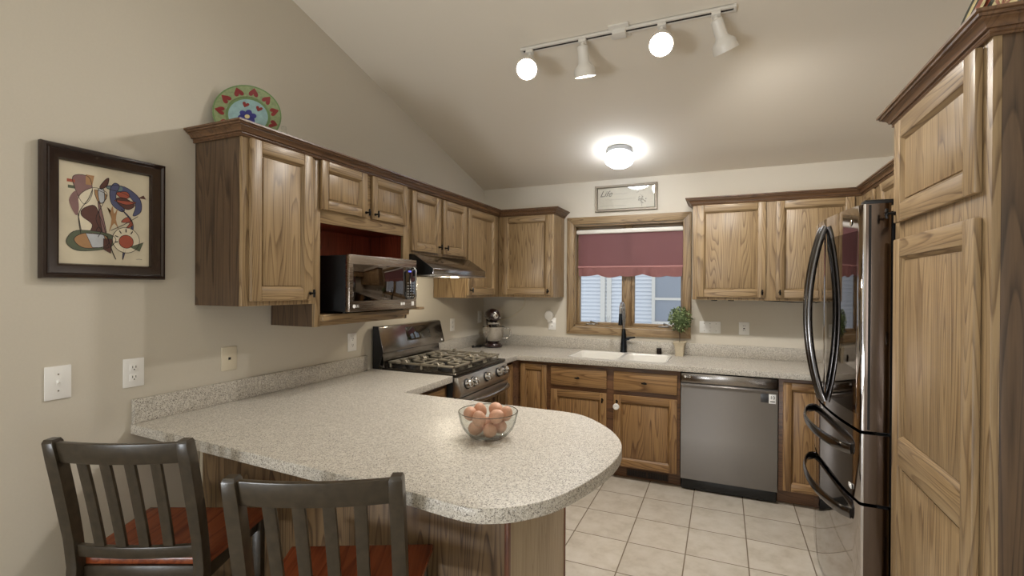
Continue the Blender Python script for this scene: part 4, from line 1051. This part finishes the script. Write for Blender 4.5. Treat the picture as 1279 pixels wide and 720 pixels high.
for a in (1.0, 1.6, 2.2, 2.8, 3.4): ink([(.72+.10*math.cos(a), .27+.085*math.sin(a)), (.72+.14*math.cos(a), .27+.12*math.sin(a))], w=.0022)
art([(.76, .20), (.93, .26), (.88, .16)], 'green', True, 0)
ink([(.22, .30), (.20, .50), (.30, .66), (.34, .76)], sm=5); ink([(.50, .30), (.56, .14), (.60, .06)], sm=5, w=.0016); ink([(.54, .36), (.70, .44), (.86, .54)], sm=4)
ink([(.40, .28), (.44, .36), (.40, .38), (.38, .34)], sm=4); ink([(.84, .07), (.88, .075), (.91, .07)], sm=3, w=.0006)

# plaque above the window
t = thing('framed_plaque', (1.41, 0.0, 2.17), 'narrow pewter framed saying plaque hanging above the kitchen window', 'plaque')
QX0, QX1, QZ0, QZ1 = 1.139, 1.686, 2.166, 2.402
m = MB(); tb = bmesh.new(); rings = []
for ins, y in [(0, -.001), (0, -.016), (.004, -.021), (.014, -.017), (.018, -.019), (.024, -.012), (.024, -.005)]:
    rings.append([tb.verts.new(p) for p in ((QX0+ins, y, QZ0+ins), (QX1-ins, y, QZ0+ins), (QX1-ins, y, QZ1-ins), (QX0+ins, y, QZ1-ins))])
for A_, B_ in zip(rings, rings[1:]):
    for k in range(4): tb.faces.new((A_[k], A_[(k+1) % 4], B_[(k+1) % 4], B_[k]))
bmesh.ops.recalc_face_normals(tb, faces=tb.faces[:]); m._add(tb)
n = 40
for k in range(n):
    x = QX0+.024 + (QX1-QX0-.048)*(k+.5)/n
    for z in (QZ0+.014, QZ1-.014): m.box((x-.004, -.0195, z-.006), (x+.004, -.0165, z+.006), .001)
for k in range(14):
    z = QZ0+.024 + (QZ1-QZ0-.048)*(k+.5)/14
    for x in (QX0+.014, QX1-.014): m.box((x-.006, -.0195, z-.004), (x+.006, -.0165, z+.004), .001)
m.build('frame', PEWTER, t)
m = MB(); m.box((QX0+.02, -.006, QZ0+.02), (QX1-.02, -.002, QZ1-.02)); p = m.build('paper', PPAPER, t)
m = MB(); text_bm(m, 'Life', .075, (1.235, -.0065, 2.325), (1, 0, 0), (0, 0, 1), shear=.45); m.build('lettering', plain('sepia_ink', (72, 66, 58), .7, bump=.02), p)
m = MB(); rnd = random.Random(11)
for z, a, b in ((2.322, 1.29, 1.43), (2.272, 1.23, 1.50), (2.218, 1.18, 1.42)):
    pts = []; x = a
    while x < b: pts.append((x, -.0063, z + rnd.uniform(-.004, .006))); x += .0045
    m.tube(pts, .0008, 4, up=(0, 1, 0))
m.build('script_line', plain('faint_ink', (140, 132, 118), .7, bump=.02), p, label='faint illegible script')
m = MB()
for k in range(26):
    a = rnd.uniform(0, 6.28); r = rnd.uniform(.0, .038); cx, cz = 1.555 + r*math.cos(a), 2.265 + r*1.1*math.sin(a)
    m.lathe([(0, 0), (rnd.uniform(.003, .008), 0), (0, .0004)], (cx, -.0062, cz), (0, -1, 0), 8)
for p0, p1 in (((1.555, 2.20), (1.555, 2.30)), ((1.51, 2.32), (1.53, 2.335)), ((1.55, 2.345), (1.575, 2.34))): m.tube([(p0[0], -.0063, p0[1]), (p1[0], -.0063, p1[1])], .0025, 5)
m.build('flower_sketch', plain('sketch_grey', (148, 142, 128), .7, bump=.02), p)
m = MB(); m.box((QX0+.022, -.0095, QZ0+.022), (QX1-.022, -.0085, QZ1-.022)); m.build('cover_glass', thin_glass('plaque_glass', refl=.12), t)

# ================================================================== PLATES ON TOP OF THE CABINETS
def dish(t, C_, U_, V_, a, b, rings_, name='plate_body', depth=.02):
    """oval dish: centre, unit axes; rings_ = list of (fraction, material index, lift)"""
    U_, V_ = Vector(U_).normalized(), Vector(V_).normalized(); W_ = U_.cross(V_)
    tb = bmesh.new(); prev = None; n = 56; faces = []
    def ring(f, w): return [tb.verts.new(Vector(C_) + U_*(a*f*math.cos(2*math.pi*k/n)) + V_*(b*f*math.sin(2*math.pi*k/n)) + W_*w) for k in range(n)]
    c0 = ring(rings_[0][0], rings_[0][2]); f = tb.faces.new(c0); f.material_index = rings_[0][1]; prev = c0
    for fr, mi, w in rings_[1:]:
        r = ring(fr, w)
        for k in range(n):
            q = tb.faces.new((prev[k], prev[(k+1) % n], r[(k+1) % n], r[k])); q.material_index = mi
        prev = r
    bk = None
    for fr, w in ((1.0, rings_[-1][2]-.006), (.6, -.010), (.001, -.010)):
        r = ring(fr, w)
        for k in range(n):
            q = tb.faces.new((prev[k], prev[(k+1) % n], r[(k+1) % n], r[k])); q.material_index = rings_[-1][1]
        prev = r
    m = MB(); me = bpy.data.meshes.new('t'); tb.to_mesh(me); tb.free(); m.bm.from_mesh(me); bpy.data.meshes.remove(me)
    return m, U_, V_, W_
HEART = [(0, -.52), (.22, -.26), (.42, -.02), (.52, .20), (.50, .38), (.38, .49), (.22, .49), (.08, .38), (0, .18), (-.08, .38), (-.22, .49), (-.38, .49), (-.50, .38), (-.52, .20), (-.42, -.02), (-.22, -.26)]
def decal(P, U_, V_, W_, pts, s, rot, mat, parent, name):
    m = MB(); c, s_ = math.cos(rot), math.sin(rot); q = []
    for u, v in pts:
        q.append(Vector(P) + U_*(s*(u*c - v*s_)) + V_*(s*(u*s_ + v*c)) + W_*.0006)
    m.prism(q, W_*.0006); return m.build(name, mat, parent, smooth=0)
t = thing('oval_platter', (0.10, -2.735, 2.141), 'green oval platter with red hearts standing on the left cabinet', 'plate')
tilt = R(14); C_ = Vector((0.118, -2.735, 2.298)); az = R(-46); fw = Vector((math.cos(az), math.sin(az), 0)); U_ = Vector((-fw.y, fw.x, 0)); V_ = -fw*math.sin(tilt) + Vector((0, 0, math.cos(tilt)))
pg = plain('plate_green_glaze', (126, 140, 96), .25, coat=.4, var=.15, bscale=70); pb = plain('plate_blue_glaze', (136, 168, 170), .25, coat=.4, var=.14, bscale=40); pl_ = plain('plate_green_edge', (96, 124, 74), .25, coat=.4)
m, U_, V_, W_ = dish(t, C_, U_, V_, .146, .152, [(.58, 1, 0), (.64, 2, .001), (.66, 0, .006), (.96, 0, .020), (1.0, 2, .021)])
pbody = m.build('dish', [pg, pb, pl_], t)
hr = plain('heart_red_glaze', (124, 28, 28), .3, bump=.03); fb = plain('flower_blue_glaze', (44, 46, 122), .3, bump=.03); yc = plain('flower_centre', (212, 196, 140), .3, bump=.03)
for k in range(11):
    a = 2*math.pi*k/11 + .25; f = .81; w = .0132
    rd = (U_*math.cos(a)*.146 + V_*math.sin(a)*.152).normalized(); rt = (rd + W_*.31).normalized(); tn = W_.cross(rd).normalized(); nn = tn.cross(-rt).normalized()
    if nn.dot(W_) < 0: nn = -nn
    decal(C_ + U_*(.146*f*math.cos(a)) + V_*(.152*f*math.sin(a)) + W_*w, tn, -rt, nn, HEART, .040, 0, hr, pbody, 'heart')
for k in range(6):
    a = 2*math.pi*k/6 + .3
    decal(C_ + U_*(.024*math.cos(a) - .004) + V_*(.022*math.sin(a) - .006), U_, V_, W_, [(math.cos(x)*.5, math.sin(x)*.42) for x in [2*math.pi*j/10 for j in range(10)]], .034, a, fb, pbody, 'petal')
decal(C_ - U_*.004 - V_*.006 + W_*.0008, U_, V_, W_, [(math.cos(x)*.5, math.sin(x)*.5) for x in [2*math.pi*j/12 for j in range(12)]], .022, 0, yc, pbody, 'flower_centre')
for u, v in ((-.014, .056), (.044, .042)): decal(C_ + U_*u + V_*v, U_, V_, W_, HEART, .028, -.3, hr, pbody, 'heart')
m = MB()
for s in (-1, 1): m.tube([(.165, -2.735+s*.05, 2.150), (.150, -2.735+s*.05, 2.1455), (.03, -2.735+s*.05, 2.1455), (.03, -2.735+s*.05, 2.24)], .004, 8)
m.tube([(.03, -2.785, 2.20), (.03, -2.685, 2.20)], .004, 8); m.tube([(.10, -2.785, 2.1455), (.10, -2.685, 2.1455)], .004, 8)
m.build('easel', BLACK, t)

t = thing('glass_ornament', (0.17, -2.575, 2.1405), 'small clear glass bell with metal base beside the green platter', 'ornament')
m = MB(); m.lathe([(.052, .012), (.054, .02), (.048, .06), (.030, .10), (.012, .122), (.010, .128), (.014, .138), (.011, .147), (0, .150)], (.17, -2.575, 2.1405), (0, 0, 1), 28, cap=False); m.build('dome', BOWLG, t)
m = MB(); m.lathe([(0, 0), (.056, 0), (.058, .006), (.054, .012), (0, .012)], (.17, -2.575, 2.1405), (0, 0, 1), 28); m.ell((.175, -2.565, 2.168), (.022, .014, .016), 14, 10); m.ell((.155, -2.59, 2.164), (.012, .012, .012), 12, 8); m.build('base', SATIN, t)

t = thing('decorated_platter', (2.98, -2.46, 2.141), 'large rust and green patterned platter on top of the pantry', 'plate')
tilt = R(12); C_ = Vector((2.965, -2.46, 2.318)); V_ = Vector((math.sin(tilt), 0, math.cos(tilt))); U_ = Vector((0, -1, 0))
dg = plain('dark_green_glaze', (38, 48, 40), .25, coat=.4); cr = plain('cream_glaze', (206, 190, 140), .25, coat=.4, var=.1, bscale=30); ru = plain('rust_glaze', (140, 72, 48), .3, coat=.4, var=.12, bscale=30)
m, U_, V_, W_ = dish(t, C_, U_, V_, .262, .178, [(.44, 1, 0), (.50, 0, 0), (.58, 0, .002), (.84, 2, .016), (.875, 0, .018), (.94, 1, .022), (1.0, 0, .025)])
pbody = m.build('dish', [dg, cr, ru], t)
for k in range(8):
    a = 2*math.pi*k/8; decal(C_ + U_*(.262*.71*math.cos(a)) + V_*(.178*.71*math.sin(a)) + W_*.0095, U_, V_, W_, [(math.cos(x)*.5, math.sin(x)*.5) for x in [2*math.pi*j/14 for j in range(14)]], .045, a, cr, pbody, 'swirl')
for k in range(4):
    a = math.pi*k/4; decal(C_, U_, V_, W_, [(-.5, -.03), (.5, -.03), (.5, .03), (-.5, .03)], .16, a, ru, pbody, 'stripe')
m = MB()
for s in (-1, 1): m.tube([(2.895, -2.46+s*.06, 2.150), (2.910, -2.46+s*.06, 2.1455), (3.06, -2.46+s*.06, 2.1455), (3.06, -2.46+s*.06, 2.27)], .004, 8)
m.tube([(3.06, -2.52, 2.22), (3.06, -2.40, 2.22)], .004, 8)
m.build('easel', BLACK, t)

# ================================================================== SWITCHES AND OUTLETS
def wplate(name, P, X, Wd, w, h, label, cat, kind, mat=WHITE, group=None):
    """wall plate centred on P; X reading direction, Wd out of the wall"""
    X, Wd, Z = Vector(X), Vector(Wd), Vector((0, 0, 1)); P = Vector(P)
    t = thing(name, tuple(P), label, cat, group)
    m = MB(); m.obox(P, X, Wd, Z, (-w/2, .0005, -h/2), (w/2, .006, h/2), .0025); pl = m.build('plate', mat, t)
    if kind == 'duplex':
        for dz in (-.020, .020):
            m = MB(); m.obox(P, X, Wd, Z, (-.0165, .005, dz-.0145), (.0165, .0078, dz+.0145), .004); f = m.build('receptacle', mat, t)
            m = MB()
            for dx in (-.006, .006): m.obox(P, X, Wd, Z, (dx-.0012, .0076, dz-.001), (dx+.0012, .0082, dz+.008))
            m.lathe([(0, 0), (.0026, 0), (.0026, .0006), (0, .0006)], P + Wd*.0076 + Z*(dz-.007), Wd, 10); m.build('slots', SLOT, f)
    elif kind == 'gfci':
        m = MB(); m.obox(P, X, Wd, Z, (-.017, .005, -.034), (.017, .008, .034), .002); f = m.build('receptacle', mat, t)
        m = MB()
        for dz in (-.020, .018):
            for dx in (-.006, .006): m.obox(P, X, Wd, Z, (dx-.0012, .0078, dz), (dx+.0012, .0085, dz+.008))
        m.obox(P, X, Wd, Z, (-.006, .0078, -.005), (.006, .009, .004)); m.build('slots', SLOT, f)
    elif kind.startswith('toggle'):
        n = int(kind[6:])
        for k in range(n):
            cx = (k-(n-1)/2)*.046
            m = MB(); m.obox(P, X, Wd, Z, (cx-.006, .0055, -.013), (cx+.006, .007, .013), .001); f = m.build('toggle', mat, t)
            m2 = MB(); m2.prism([P + X*(cx-.004) + Wd*.0065 + Z*-.004, P + X*(cx+.004) + Wd*.0065 + Z*-.004, P + X*(cx+.004) + Wd*.0065 + Z*.006, P + X*(cx-.004) + Wd*.0065 + Z*.006], Wd*.010 + Z*.006); m2.build('lever', mat, f)
            m = MB()
            for dz in (-.030, .030): m.lathe([(0, 0), (.003, 0), (.0026, .0012), (0, .0014)], P + X*cx + Wd*.006 + Z*dz, Wd, 10)
            m.build('screw', SATIN, t)
    elif kind == 'jack':
        m = MB(); m.obox(P, X, Wd, Z, (-.006, .0058, -.006), (.006, .0085, .006), .001); m.build('jack', SLOT, t)
    return t
lw = ((0, 1, 0), (1, 0, 0)); bw = ((1, 0, 0), (0, -1, 0))
wplate('light_switch', (0, -3.409, 1.126), *lw, .078, .121, 'white single toggle light switch on the left wall', 'switch', 'toggle1')
wplate('wall_outlet', (0, -3.163, 1.123), *lw, .077, .117, 'white duplex outlet on the left wall beside the light switch', 'outlet', 'duplex')
wplate('phone_jack', (0, -2.745, 1.125), *lw, .080, .115, 'ivory phone jack plate above the peninsula backsplash', 'outlet', 'jack', IVORY)
wplate('wall_outlet', (0, -1.888, 1.117), *lw, .078, .117, 'white outlet on the left wall just left of the range', 'outlet', 'duplex')
wplate('wall_outlet', (0, -0.618, 1.143), *lw, .076, .112, 'white outlet on the left wall between range and mixer', 'outlet', 'duplex')
wplate('wall_outlet', (0, -0.090, 1.185), *lw, .076, .116, 'white outlet on the left wall behind the stand mixer', 'outlet', 'duplex')
wplate('wall_outlet', (0.730, 0, 1.135), *bw, .076, .116, 'white outlet on the back wall left of the window', 'outlet', 'duplex')
wplate('light_switch', (2.116, 0, 1.155), *bw, .165, .100, 'white triple toggle switch plate right of the window', 'switch', 'toggle3')
wplate('wall_outlet', (2.372, 0, 1.155), *bw, .078, .104, 'white outlet on the back wall beside the triple switch', 'outlet', 'gfci')
t = thing('air_freshener', (0.708, -.03, 1.19), 'round white plug-in air freshener on the outlet left of the window', 'air freshener')
m = MB(); m.lathe([(0, 0), (.034, 0), (.042, .006), (.044, .014), (.040, .024), (.025, .029), (0, .030)], (.706, -.0095, 1.214), (0, -1, 0), 30)
for v in m.bm.verts: v.co.z = 1.214 + (v.co.z-1.214)*1.08
m.build('shell', WHITE, t)
m = MB(); m.box((.690, -.030, 1.150), (.722, -.0086, 1.195), .006); m.build('plug', WHITE, t)
# thin cord from under the corner cabinet
m = MB(); m.tube(catmull([Vector(p) for p in ((.47, -.03, 1.389), (.44, -.012, 1.30), (.36, -.006, 1.22), (.26, -.006, 1.17), (.14, -.008, 1.16), (.03, -.03, 1.165))], 6), .0035, 8)
tag(m.build('power_cord', IVORY, loc=(.3, -.02, 1.16)), 'thin white cord running down the wall behind the stand mixer', 'cord')

# ================================================================== PLANT
t = thing('potted_topiary', (1.883, -.095, CZ1), 'small round topiary in a stone pot on the back counter', 'plant')
m = MB(); tb = bmesh.new(); rings = []
for hw, z in ((.031, 0), (.033, .006), (.036, .05), (.040, .085), (.050, .108), (.054, .114), (.054, .120), (.047, .120), (.043, .105)):
    rings.append([tb.verts.new((1.883+p[0], -.095+p[1], CZ1+z)) for p in rrect(-hw, -hw, hw, hw, hw*.3, 4)])
for A_, B_ in zip(rings, rings[1:]):
    n = len(A_)
    for k in range(n): tb.faces.new((A_[k], A_[(k+1) % n], B_[(k+1) % n], B_[k]))
tb.faces.new(rings[0][::-1]); tb.faces.new(rings[-1]); bmesh.ops.recalc_face_normals(tb, faces=tb.faces[:]); m._add(tb); m.build('pot', POT, t)
m = MB(); m.tube([(1.883, -.095, CZ1+.10), (1.885, -.093, CZ1+.16), (1.882, -.095, CZ1+.22), (1.883, -.095, CZ1+.28)], [.005, .004, .004, .004], 8); m.build('stem', BARK, t)
m = MB(); rnd = random.Random(4); cc = Vector((1.883, -.095, 1.222))
m.ell(cc, (.060, .060, .064), 16, 10, 0)
tb = bmesh.new()
for k in range(620):
    d = Vector((rnd.gauss(0, 1), rnd.gauss(0, 1), rnd.gauss(0, 1))).normalized(); r = rnd.uniform(.055, .092) * (1 + .06*math.sin(d.x*7)*math.cos(d.z*6))
    p = cc + Vector((d.x*r, d.y*r, d.z*r*1.08)); dirn = (d + Vector((rnd.uniform(-1, 1), rnd.uniform(-1, 1), rnd.uniform(-.6, 1)))*.8).normalized()
    s = dirn.cross(Vector((rnd.uniform(-1, 1), rnd.uniform(-1, 1), rnd.uniform(-1, 1)))).normalized(); L_ = rnd.uniform(.015, .024); w = L_*.36
    q = [p, p+dirn*L_*.5+s*w, p+dirn*L_, p+dirn*L_*.5-s*w]
    if max((v-cc).y for v in q) > .088: continue
    f = tb.faces.new([tb.verts.new(v) for v in q]); f.material_index = 1 if rnd.random() < .38 else 0
me = bpy.data.meshes.new('t'); tb.to_mesh(me); tb.free(); m.bm.from_mesh(me); bpy.data.meshes.remove(me)
m.build('foliage', [GREEN, GREEN2], t, smooth=0)

# ================================================================== STAND MIXER
mx, my = .205, -.215
t = thing('stand_mixer', (mx, my, CZ1), 'dark stand mixer with steel bowl in the back left corner', 'stand mixer', rz=R(-52))
MXB = plain('deep_maroon_enamel', (42, 22, 24), .15, coat=.8, bump=.02)
# local: +x points out of the corner (front of the mixer)
m = MB(); tb = plate2d([rrect(-.13, -.085, .13, .085, .08, 8)], 0.004, .030, .008); m._add(tb)
m.lathe([(0, 0), (.075, 0), (.070, .010), (.055, .014), (0, .014)], (.055, 0, .030), (0, 0, 1), 28); m.build('base', MXB, t, local=True)
m = MB(); m.tube([(-.085, 0, .02), (-.083, 0, .10), (-.075, 0, .18), (-.06, 0, .25)], [.050, .040, .040, .052], 18, flat=(1.0, .8), up=(1, 0, 0)); m.build('column', MXB, t, local=True)
m = MB(); m.tube([(-.135, 0, .285), (-.12, 0, .29), (-.06, 0, .297), (.02, 0, .30), (.09, 0, .300), (.125, 0, .299), (.140, 0, .298)], [.015, .045, .062, .066, .060, .046, .020], 22, up=(0, 0, 1)); hd = m.build('head', MXB, t, local=True)
m = MB(); m.lathe([(0, 0), (.052, 0), (.056, .006), (.056, .026), (.048, .032), (0, .032)], (.06, 0, .212), (0, 0, 1), 28); m.build('beater_collar', CHROME, hd, local=True, label='chrome beater collar')
m = MB(); m.lathe([(0, 0), (.026, 0), (.024, .010), (.012, .014), (0, .015)], (.132, 0, .298), (1, 0, 0), 22); m.build('hub_cap', CHROME, hd, local=True, label='chrome attachment hub cap')
m = MB(); m.tube([(-.10, -.058, .278), (.0, -.066, .276), (.10, -.052, .278)], .006, 8); m.tube([(-.10, .058, .278), (.0, .066, .276), (.10, .052, .278)], .006, 8); m.build('trim_band', CHROME, hd, local=True, label='chrome trim band')
m = MB(); m.cyl((.06, 0, .175), (.06, 0, .245), .024, .030, 18); m.build('beater_shaft', SATIN, hd, local=True)
m = MB(); m.lathe([(.030, .0), (.052, .004), (.082, .035), (.098, .075), (.102, .125), (.106, .150), (.103, .151), (.098, .125), (.093, .078), (.076, .040), (.04, .012), (0, .010)], (.055, 0, .044), (0, 0, 1), 36); b = m.build('bowl', plain('polished_steel', (206, 202, 196), .10, 1.0), t, local=True)
m = MB(); m.tube(catmull([Vector(p) for p in ((.085, .097, .175), (.10, .135, .18), (.105, .150, .14), (.095, .135, .095), (.080, .090, .085))], 5), .007, 10, up=(0, 0, 1)); m.build('bowl_handle', CHROME, b, local=True)
m = MB(); m.tube(catmull([Vector(p) for p in ((-.10, -.04, .012), (-.03, -.13, .008), (.02, -.16, .010), (-.02, -.10, .012), (.03, -.12, .008), (.05, -.19, .007))], 5), .006, 8); m.ell((.055, -.195, .012), (.022, .014, .011), 14, 8); m.build('cord', BLACKP, t, local=True)

# ================================================================== BOWL OF EGGS
bc = Vector((1.405, -2.725, CZ1))
prof = [(.048, .0), (.056, .003), (.074, .014), (.092, .034), (.104, .060), (.1105, .088), (.112, .098), (.1105, .1005), (.1075, .088), (.101, .060), (.089, .036), (.072, .018), (.054, .0075), (0, .006)]
m = MB(); m.lathe([(0, 0)] + prof, bc, (0, 0, 1), 48)
m.tube([bc + Vector((.1112*math.cos(2*math.pi*k/60), .1112*math.sin(2*math.pi*k/60), .1005)) for k in range(60)], .0014, 6, 1, closed=True)
tag(m.build('glass_bowl', [BOWLG, thin_glass('bowl_rim_glass', (128, 134, 130), .25)], loc=tuple(bc)), 'clear glass bowl of brown eggs on the peninsula counter', 'bowl')
def eggf(p):
    k = 1 - .14*p.z/.029
    return Vector((p.x*k, p.y*k, p.z))
cam_dir = math.atan2(-4.36+2.725, 2.21-1.405)
def egg(ang, r, h, tilt_ax, tilt, label):
    a = cam_dir + R(ang); P = bc + Vector((r*math.cos(a), r*math.sin(a), h))
    m = MB(); m.ell((0, 0, 0), (.0256, .0256, .0315), 22, 14, rot=Matrix.Rotation(R(tilt), 3, Vector(tilt_ax).normalized()), fn=eggf)
    for v in m.bm.verts: v.co += P
    tag(m.build('egg', EGG, loc=tuple(P), smooth=180), label, 'egg', 'brown eggs in the glass bowl')
egg(8, .044, .0385, (1, .3, 0), 80, 'brown egg lowest at the front of the bowl')
egg(-75, .046, .0395, (.2, 1, 0), 70, 'brown egg low at the left inside the bowl')
egg(98, .046, .0395, (1, 1, 0), 75, 'brown egg low at the right inside the bowl')
egg(186, .044, .0395, (1, -.4, 0), 80, 'brown egg low at the back beneath the other eggs')
egg(-34, .060, .0860, (1, .2, 0), 30, 'brown egg at front left leaning over the lowest egg')
egg(40, .050, .0900, (.3, 1, 0), 60, 'large brown egg at the top front of the pile')
egg(-96, .068, .0900, (1, .6, 0), 60, 'brown egg at the far left of the bowl')
egg(100, .068, .0880, (.5, 1, 0), 35, 'brown egg at the right side below the topmost one')
egg(215, .056, .0920, (1, .2, 0), 25, 'brown egg upright at the back left of the pile')
egg(152, .066, .0930, (.6, 1, 0), 80, 'brown egg lying topmost at the back right')

# ================================================================== STOOLS
def make_stool(label):
    t = thing('counter_stool', (0, 0, 0), label, 'stool', 'two black counter stools at the peninsula')
    # local frame: x across, y towards the counter, back at negative y; seat height .61
    W = .226; SH = .566
    def backline(z):      # y of the back at height z
        return -.180 - .088*max(0, (z-.56)/.43)**1.2 - (0.03*(1-z/.56) if z < .56 else 0)
    for s in (-1, 1):
        m = MB(); pts = [(s*(W-.018), backline(z), z) for z in (0, .2, .4, .55, .65, .75, .85, .93, .985)]
        for a, b in zip(pts, pts[1:]): pass
        tb = bmesh.new(); rings = []
        for (x, y, z) in pts:
            hw = .018; hd = .021 if z > .3 else .018
            rings.append([tb.verts.new(p) for p in ((x-hw, y-hd, z), (x+hw, y-hd, z), (x+hw, y+hd, z), (x-hw, y+hd, z))])
        for A_, B_ in zip(rings, rings[1:]):
            for k in range(4): tb.faces.new((A_[k], A_[(k+1) % 4], B_[(k+1) % 4], B_[k]))
        x, y, z = pts[-1]; top = [tb.verts.new(p) for p in ((x-.013, y-.016, z+.012), (x+.013, y-.016, z+.012), (x+.013, y+.014, z+.012), (x-.013, y+.014, z+.012))]
        for k in range(4): tb.faces.new((rings[-1][k], rings[-1][(k+1) % 4], top[(k+1) % 4], top[k]))
        tb.faces.new(top); tb.faces.new(rings[0][::-1])
        bmesh.ops.bevel(tb, geom=[e for e in tb.edges if abs(e.verts[0].co.z-e.verts[1].co.z) > .03], offset=.004, segments=2, profile=.5, affect='EDGES')
        bmesh.ops.recalc_face_normals(tb, faces=tb.faces[:]); m._add(tb); m.build('back_leg', STOOLK, t, local=True)
        m = MB(); m.box((s*(W-.012)-.018, .154, 0), (s*(W-.012)+.018, .190, SH-.024), .004); m.build('front_leg', STOOLK, t, local=True)
    def rail(z0, z1, th, bow, name, mat=STOOLK, inset=.034):
        n = 18; tb = bmesh.new(); rings = []
        for k in range(n+1):
            u = k/n; x = -(W-inset) + 2*(W-inset)*u; c = bow*(1-(2*u-1)**2)
            rings.append([tb.verts.new(p) for p in ((x, backline(z0)-th/2-c, z0), (x, backline(z0)+th/2-c, z0), (x, backline(z1)+th/2-c, z1), (x, backline(z1)-th/2-c, z1))])
        for A_, B_ in zip(rings, rings[1:]):
            for k in range(4): tb.faces.new((A_[k], A_[(k+1) % 4], B_[(k+1) % 4], B_[k]))
        tb.faces.new(rings[0]); tb.faces.new(rings[-1]); bmesh.ops.recalc_face_normals(tb, faces=tb.faces[:])
        bmesh.ops.bevel(tb, geom=[e for e in tb.edges if e.calc_face_angle(0) > .8 and abs(e.verts[0].co.x-e.verts[1].co.x) > .005], offset=.004, segments=2, profile=.5, affect='EDGES')
        m = MB(); m._add(tb); return m.build(name, mat, t, local=True)
    rail(.918, .988, .021, .022, 'top_rail'); rail(.582, .624, .021, .016, 'lower_rail')
    for k in range(4):
        xt = -.1155 + k*.077; c1 = .022*(1-(xt/.192)**2); c0 = .016*(1-(xt*.97/.192)**2)
        m = MB(); tb = bmesh.new(); rings = []
        for j in range(9):
            u = j/8; z = .618 + (.925-.618)*u; x = xt*(.97+.03*u); y = backline(z) - (c0+(c1-c0)*u); hw = .0165
            rings.append([tb.verts.new(p) for p in ((x-hw, y-.006, z), (x+hw, y-.006, z), (x+hw, y+.006, z), (x-hw, y+.006, z))])
        for A_, B_ in zip(rings, rings[1:]):
            for q in range(4): tb.faces.new((A_[q], A_[(q+1) % 4], B_[(q+1) % 4], B_[q]))
        tb.faces.new(rings[0][::-1]); tb.faces.new(rings[-1]); bmesh.ops.recalc_face_normals(tb, faces=tb.faces[:])
        bmesh.ops.bevel(tb, geom=[e for e in tb.edges if abs(e.verts[0].co.z-e.verts[1].co.z) > .02 and e.calc_face_angle(0) > .8], offset=.002, segments=2, profile=.5, affect='EDGES')
        m._add(tb); m.build('back_slat', STOOLK, t, local=True)
    # seat: solid, softly rounded, slightly hollowed
    nx, ny = 24, 22; tb = bmesh.new(); g = []
    for j in range(ny+1):
        row = []
        for i in range(nx+1):
            u, v = 2*i/nx-1, 2*j/ny-1; w = .234 + .014*v
            d = .010*max(0, 1-(u*u)*1.1)*max(0, 1-(v*v)*1.05)
            row.append(tb.verts.new((u*w, .020 + v*.186, SH - d)))
        g.append(row)
    for j in range(ny):
        for i in range(nx): tb.faces.new((g[j][i], g[j][i+1], g[j+1][i+1], g[j+1][i]))
    ex = bmesh.ops.extrude_face_region(tb, geom=tb.faces[:])
    for v in [x for x in ex['geom'] if isinstance(x, bmesh.types.BMVert)]: v.co.z = SH-.024
    bmesh.ops.recalc_face_normals(tb, faces=tb.faces[:])
    bmesh.ops.bevel(tb, geom=[e for e in tb.edges if e.calc_face_angle(0) > 1.0], offset=.004, segments=2, profile=.5, affect='EDGES')
    m = MB(); m._add(tb); m.build('seat', SEATW, t, local=True, label='cherry stained wooden seat')
    m = MB(); z0, z1 = SH-.075, SH-.0245
    m.box((-.19, .162, z0), (.19, .182, z1), .002); m.box((-.19, -.175, z0), (.19, -.158, z1), .002)
    m.box((-.217, -.16, z0), (-.199, .154, z1), .002); m.box((.199, -.16, z0), (.217, .154, z1), .002); m.build('apron', STOOLK, t, local=True)
    for (a, b) in (((-.19, .164, .17), (.19, .180, .205)), ((-.217, -.19, .24), (-.199, .154, .27)), ((.199, -.19, .24), (.217, .154, .27)), ((-.19, -.200, .30), (.19, -.184, .33))):
        m = MB(); m.box(a, b, .003); m.build('stretcher', STOOLK, t, local=True)
    return t
st = make_stool('dark wood counter stool with red seat, the left one nearest the wall')
def place(o, A, th):
    """A = outer top-left corner of the back at height .99"""
    t_ = Vector((math.cos(th), math.sin(th), 0)); n_ = Vector((-math.sin(th), math.cos(th), 0))
    c = Vector((A[0], A[1], 0)) + t_*.226 + n_*.284
    o.location = (c.x, c.y, 0); o.rotation_euler = (0, 0, th)
st2 = copy_tree(st)
st2['label'] = 'dark wood counter stool with red seat, the right one in front'
place(st, (.272, -3.565), R(24.0)); place(st2, (1.062, -3.541), R(26.0))
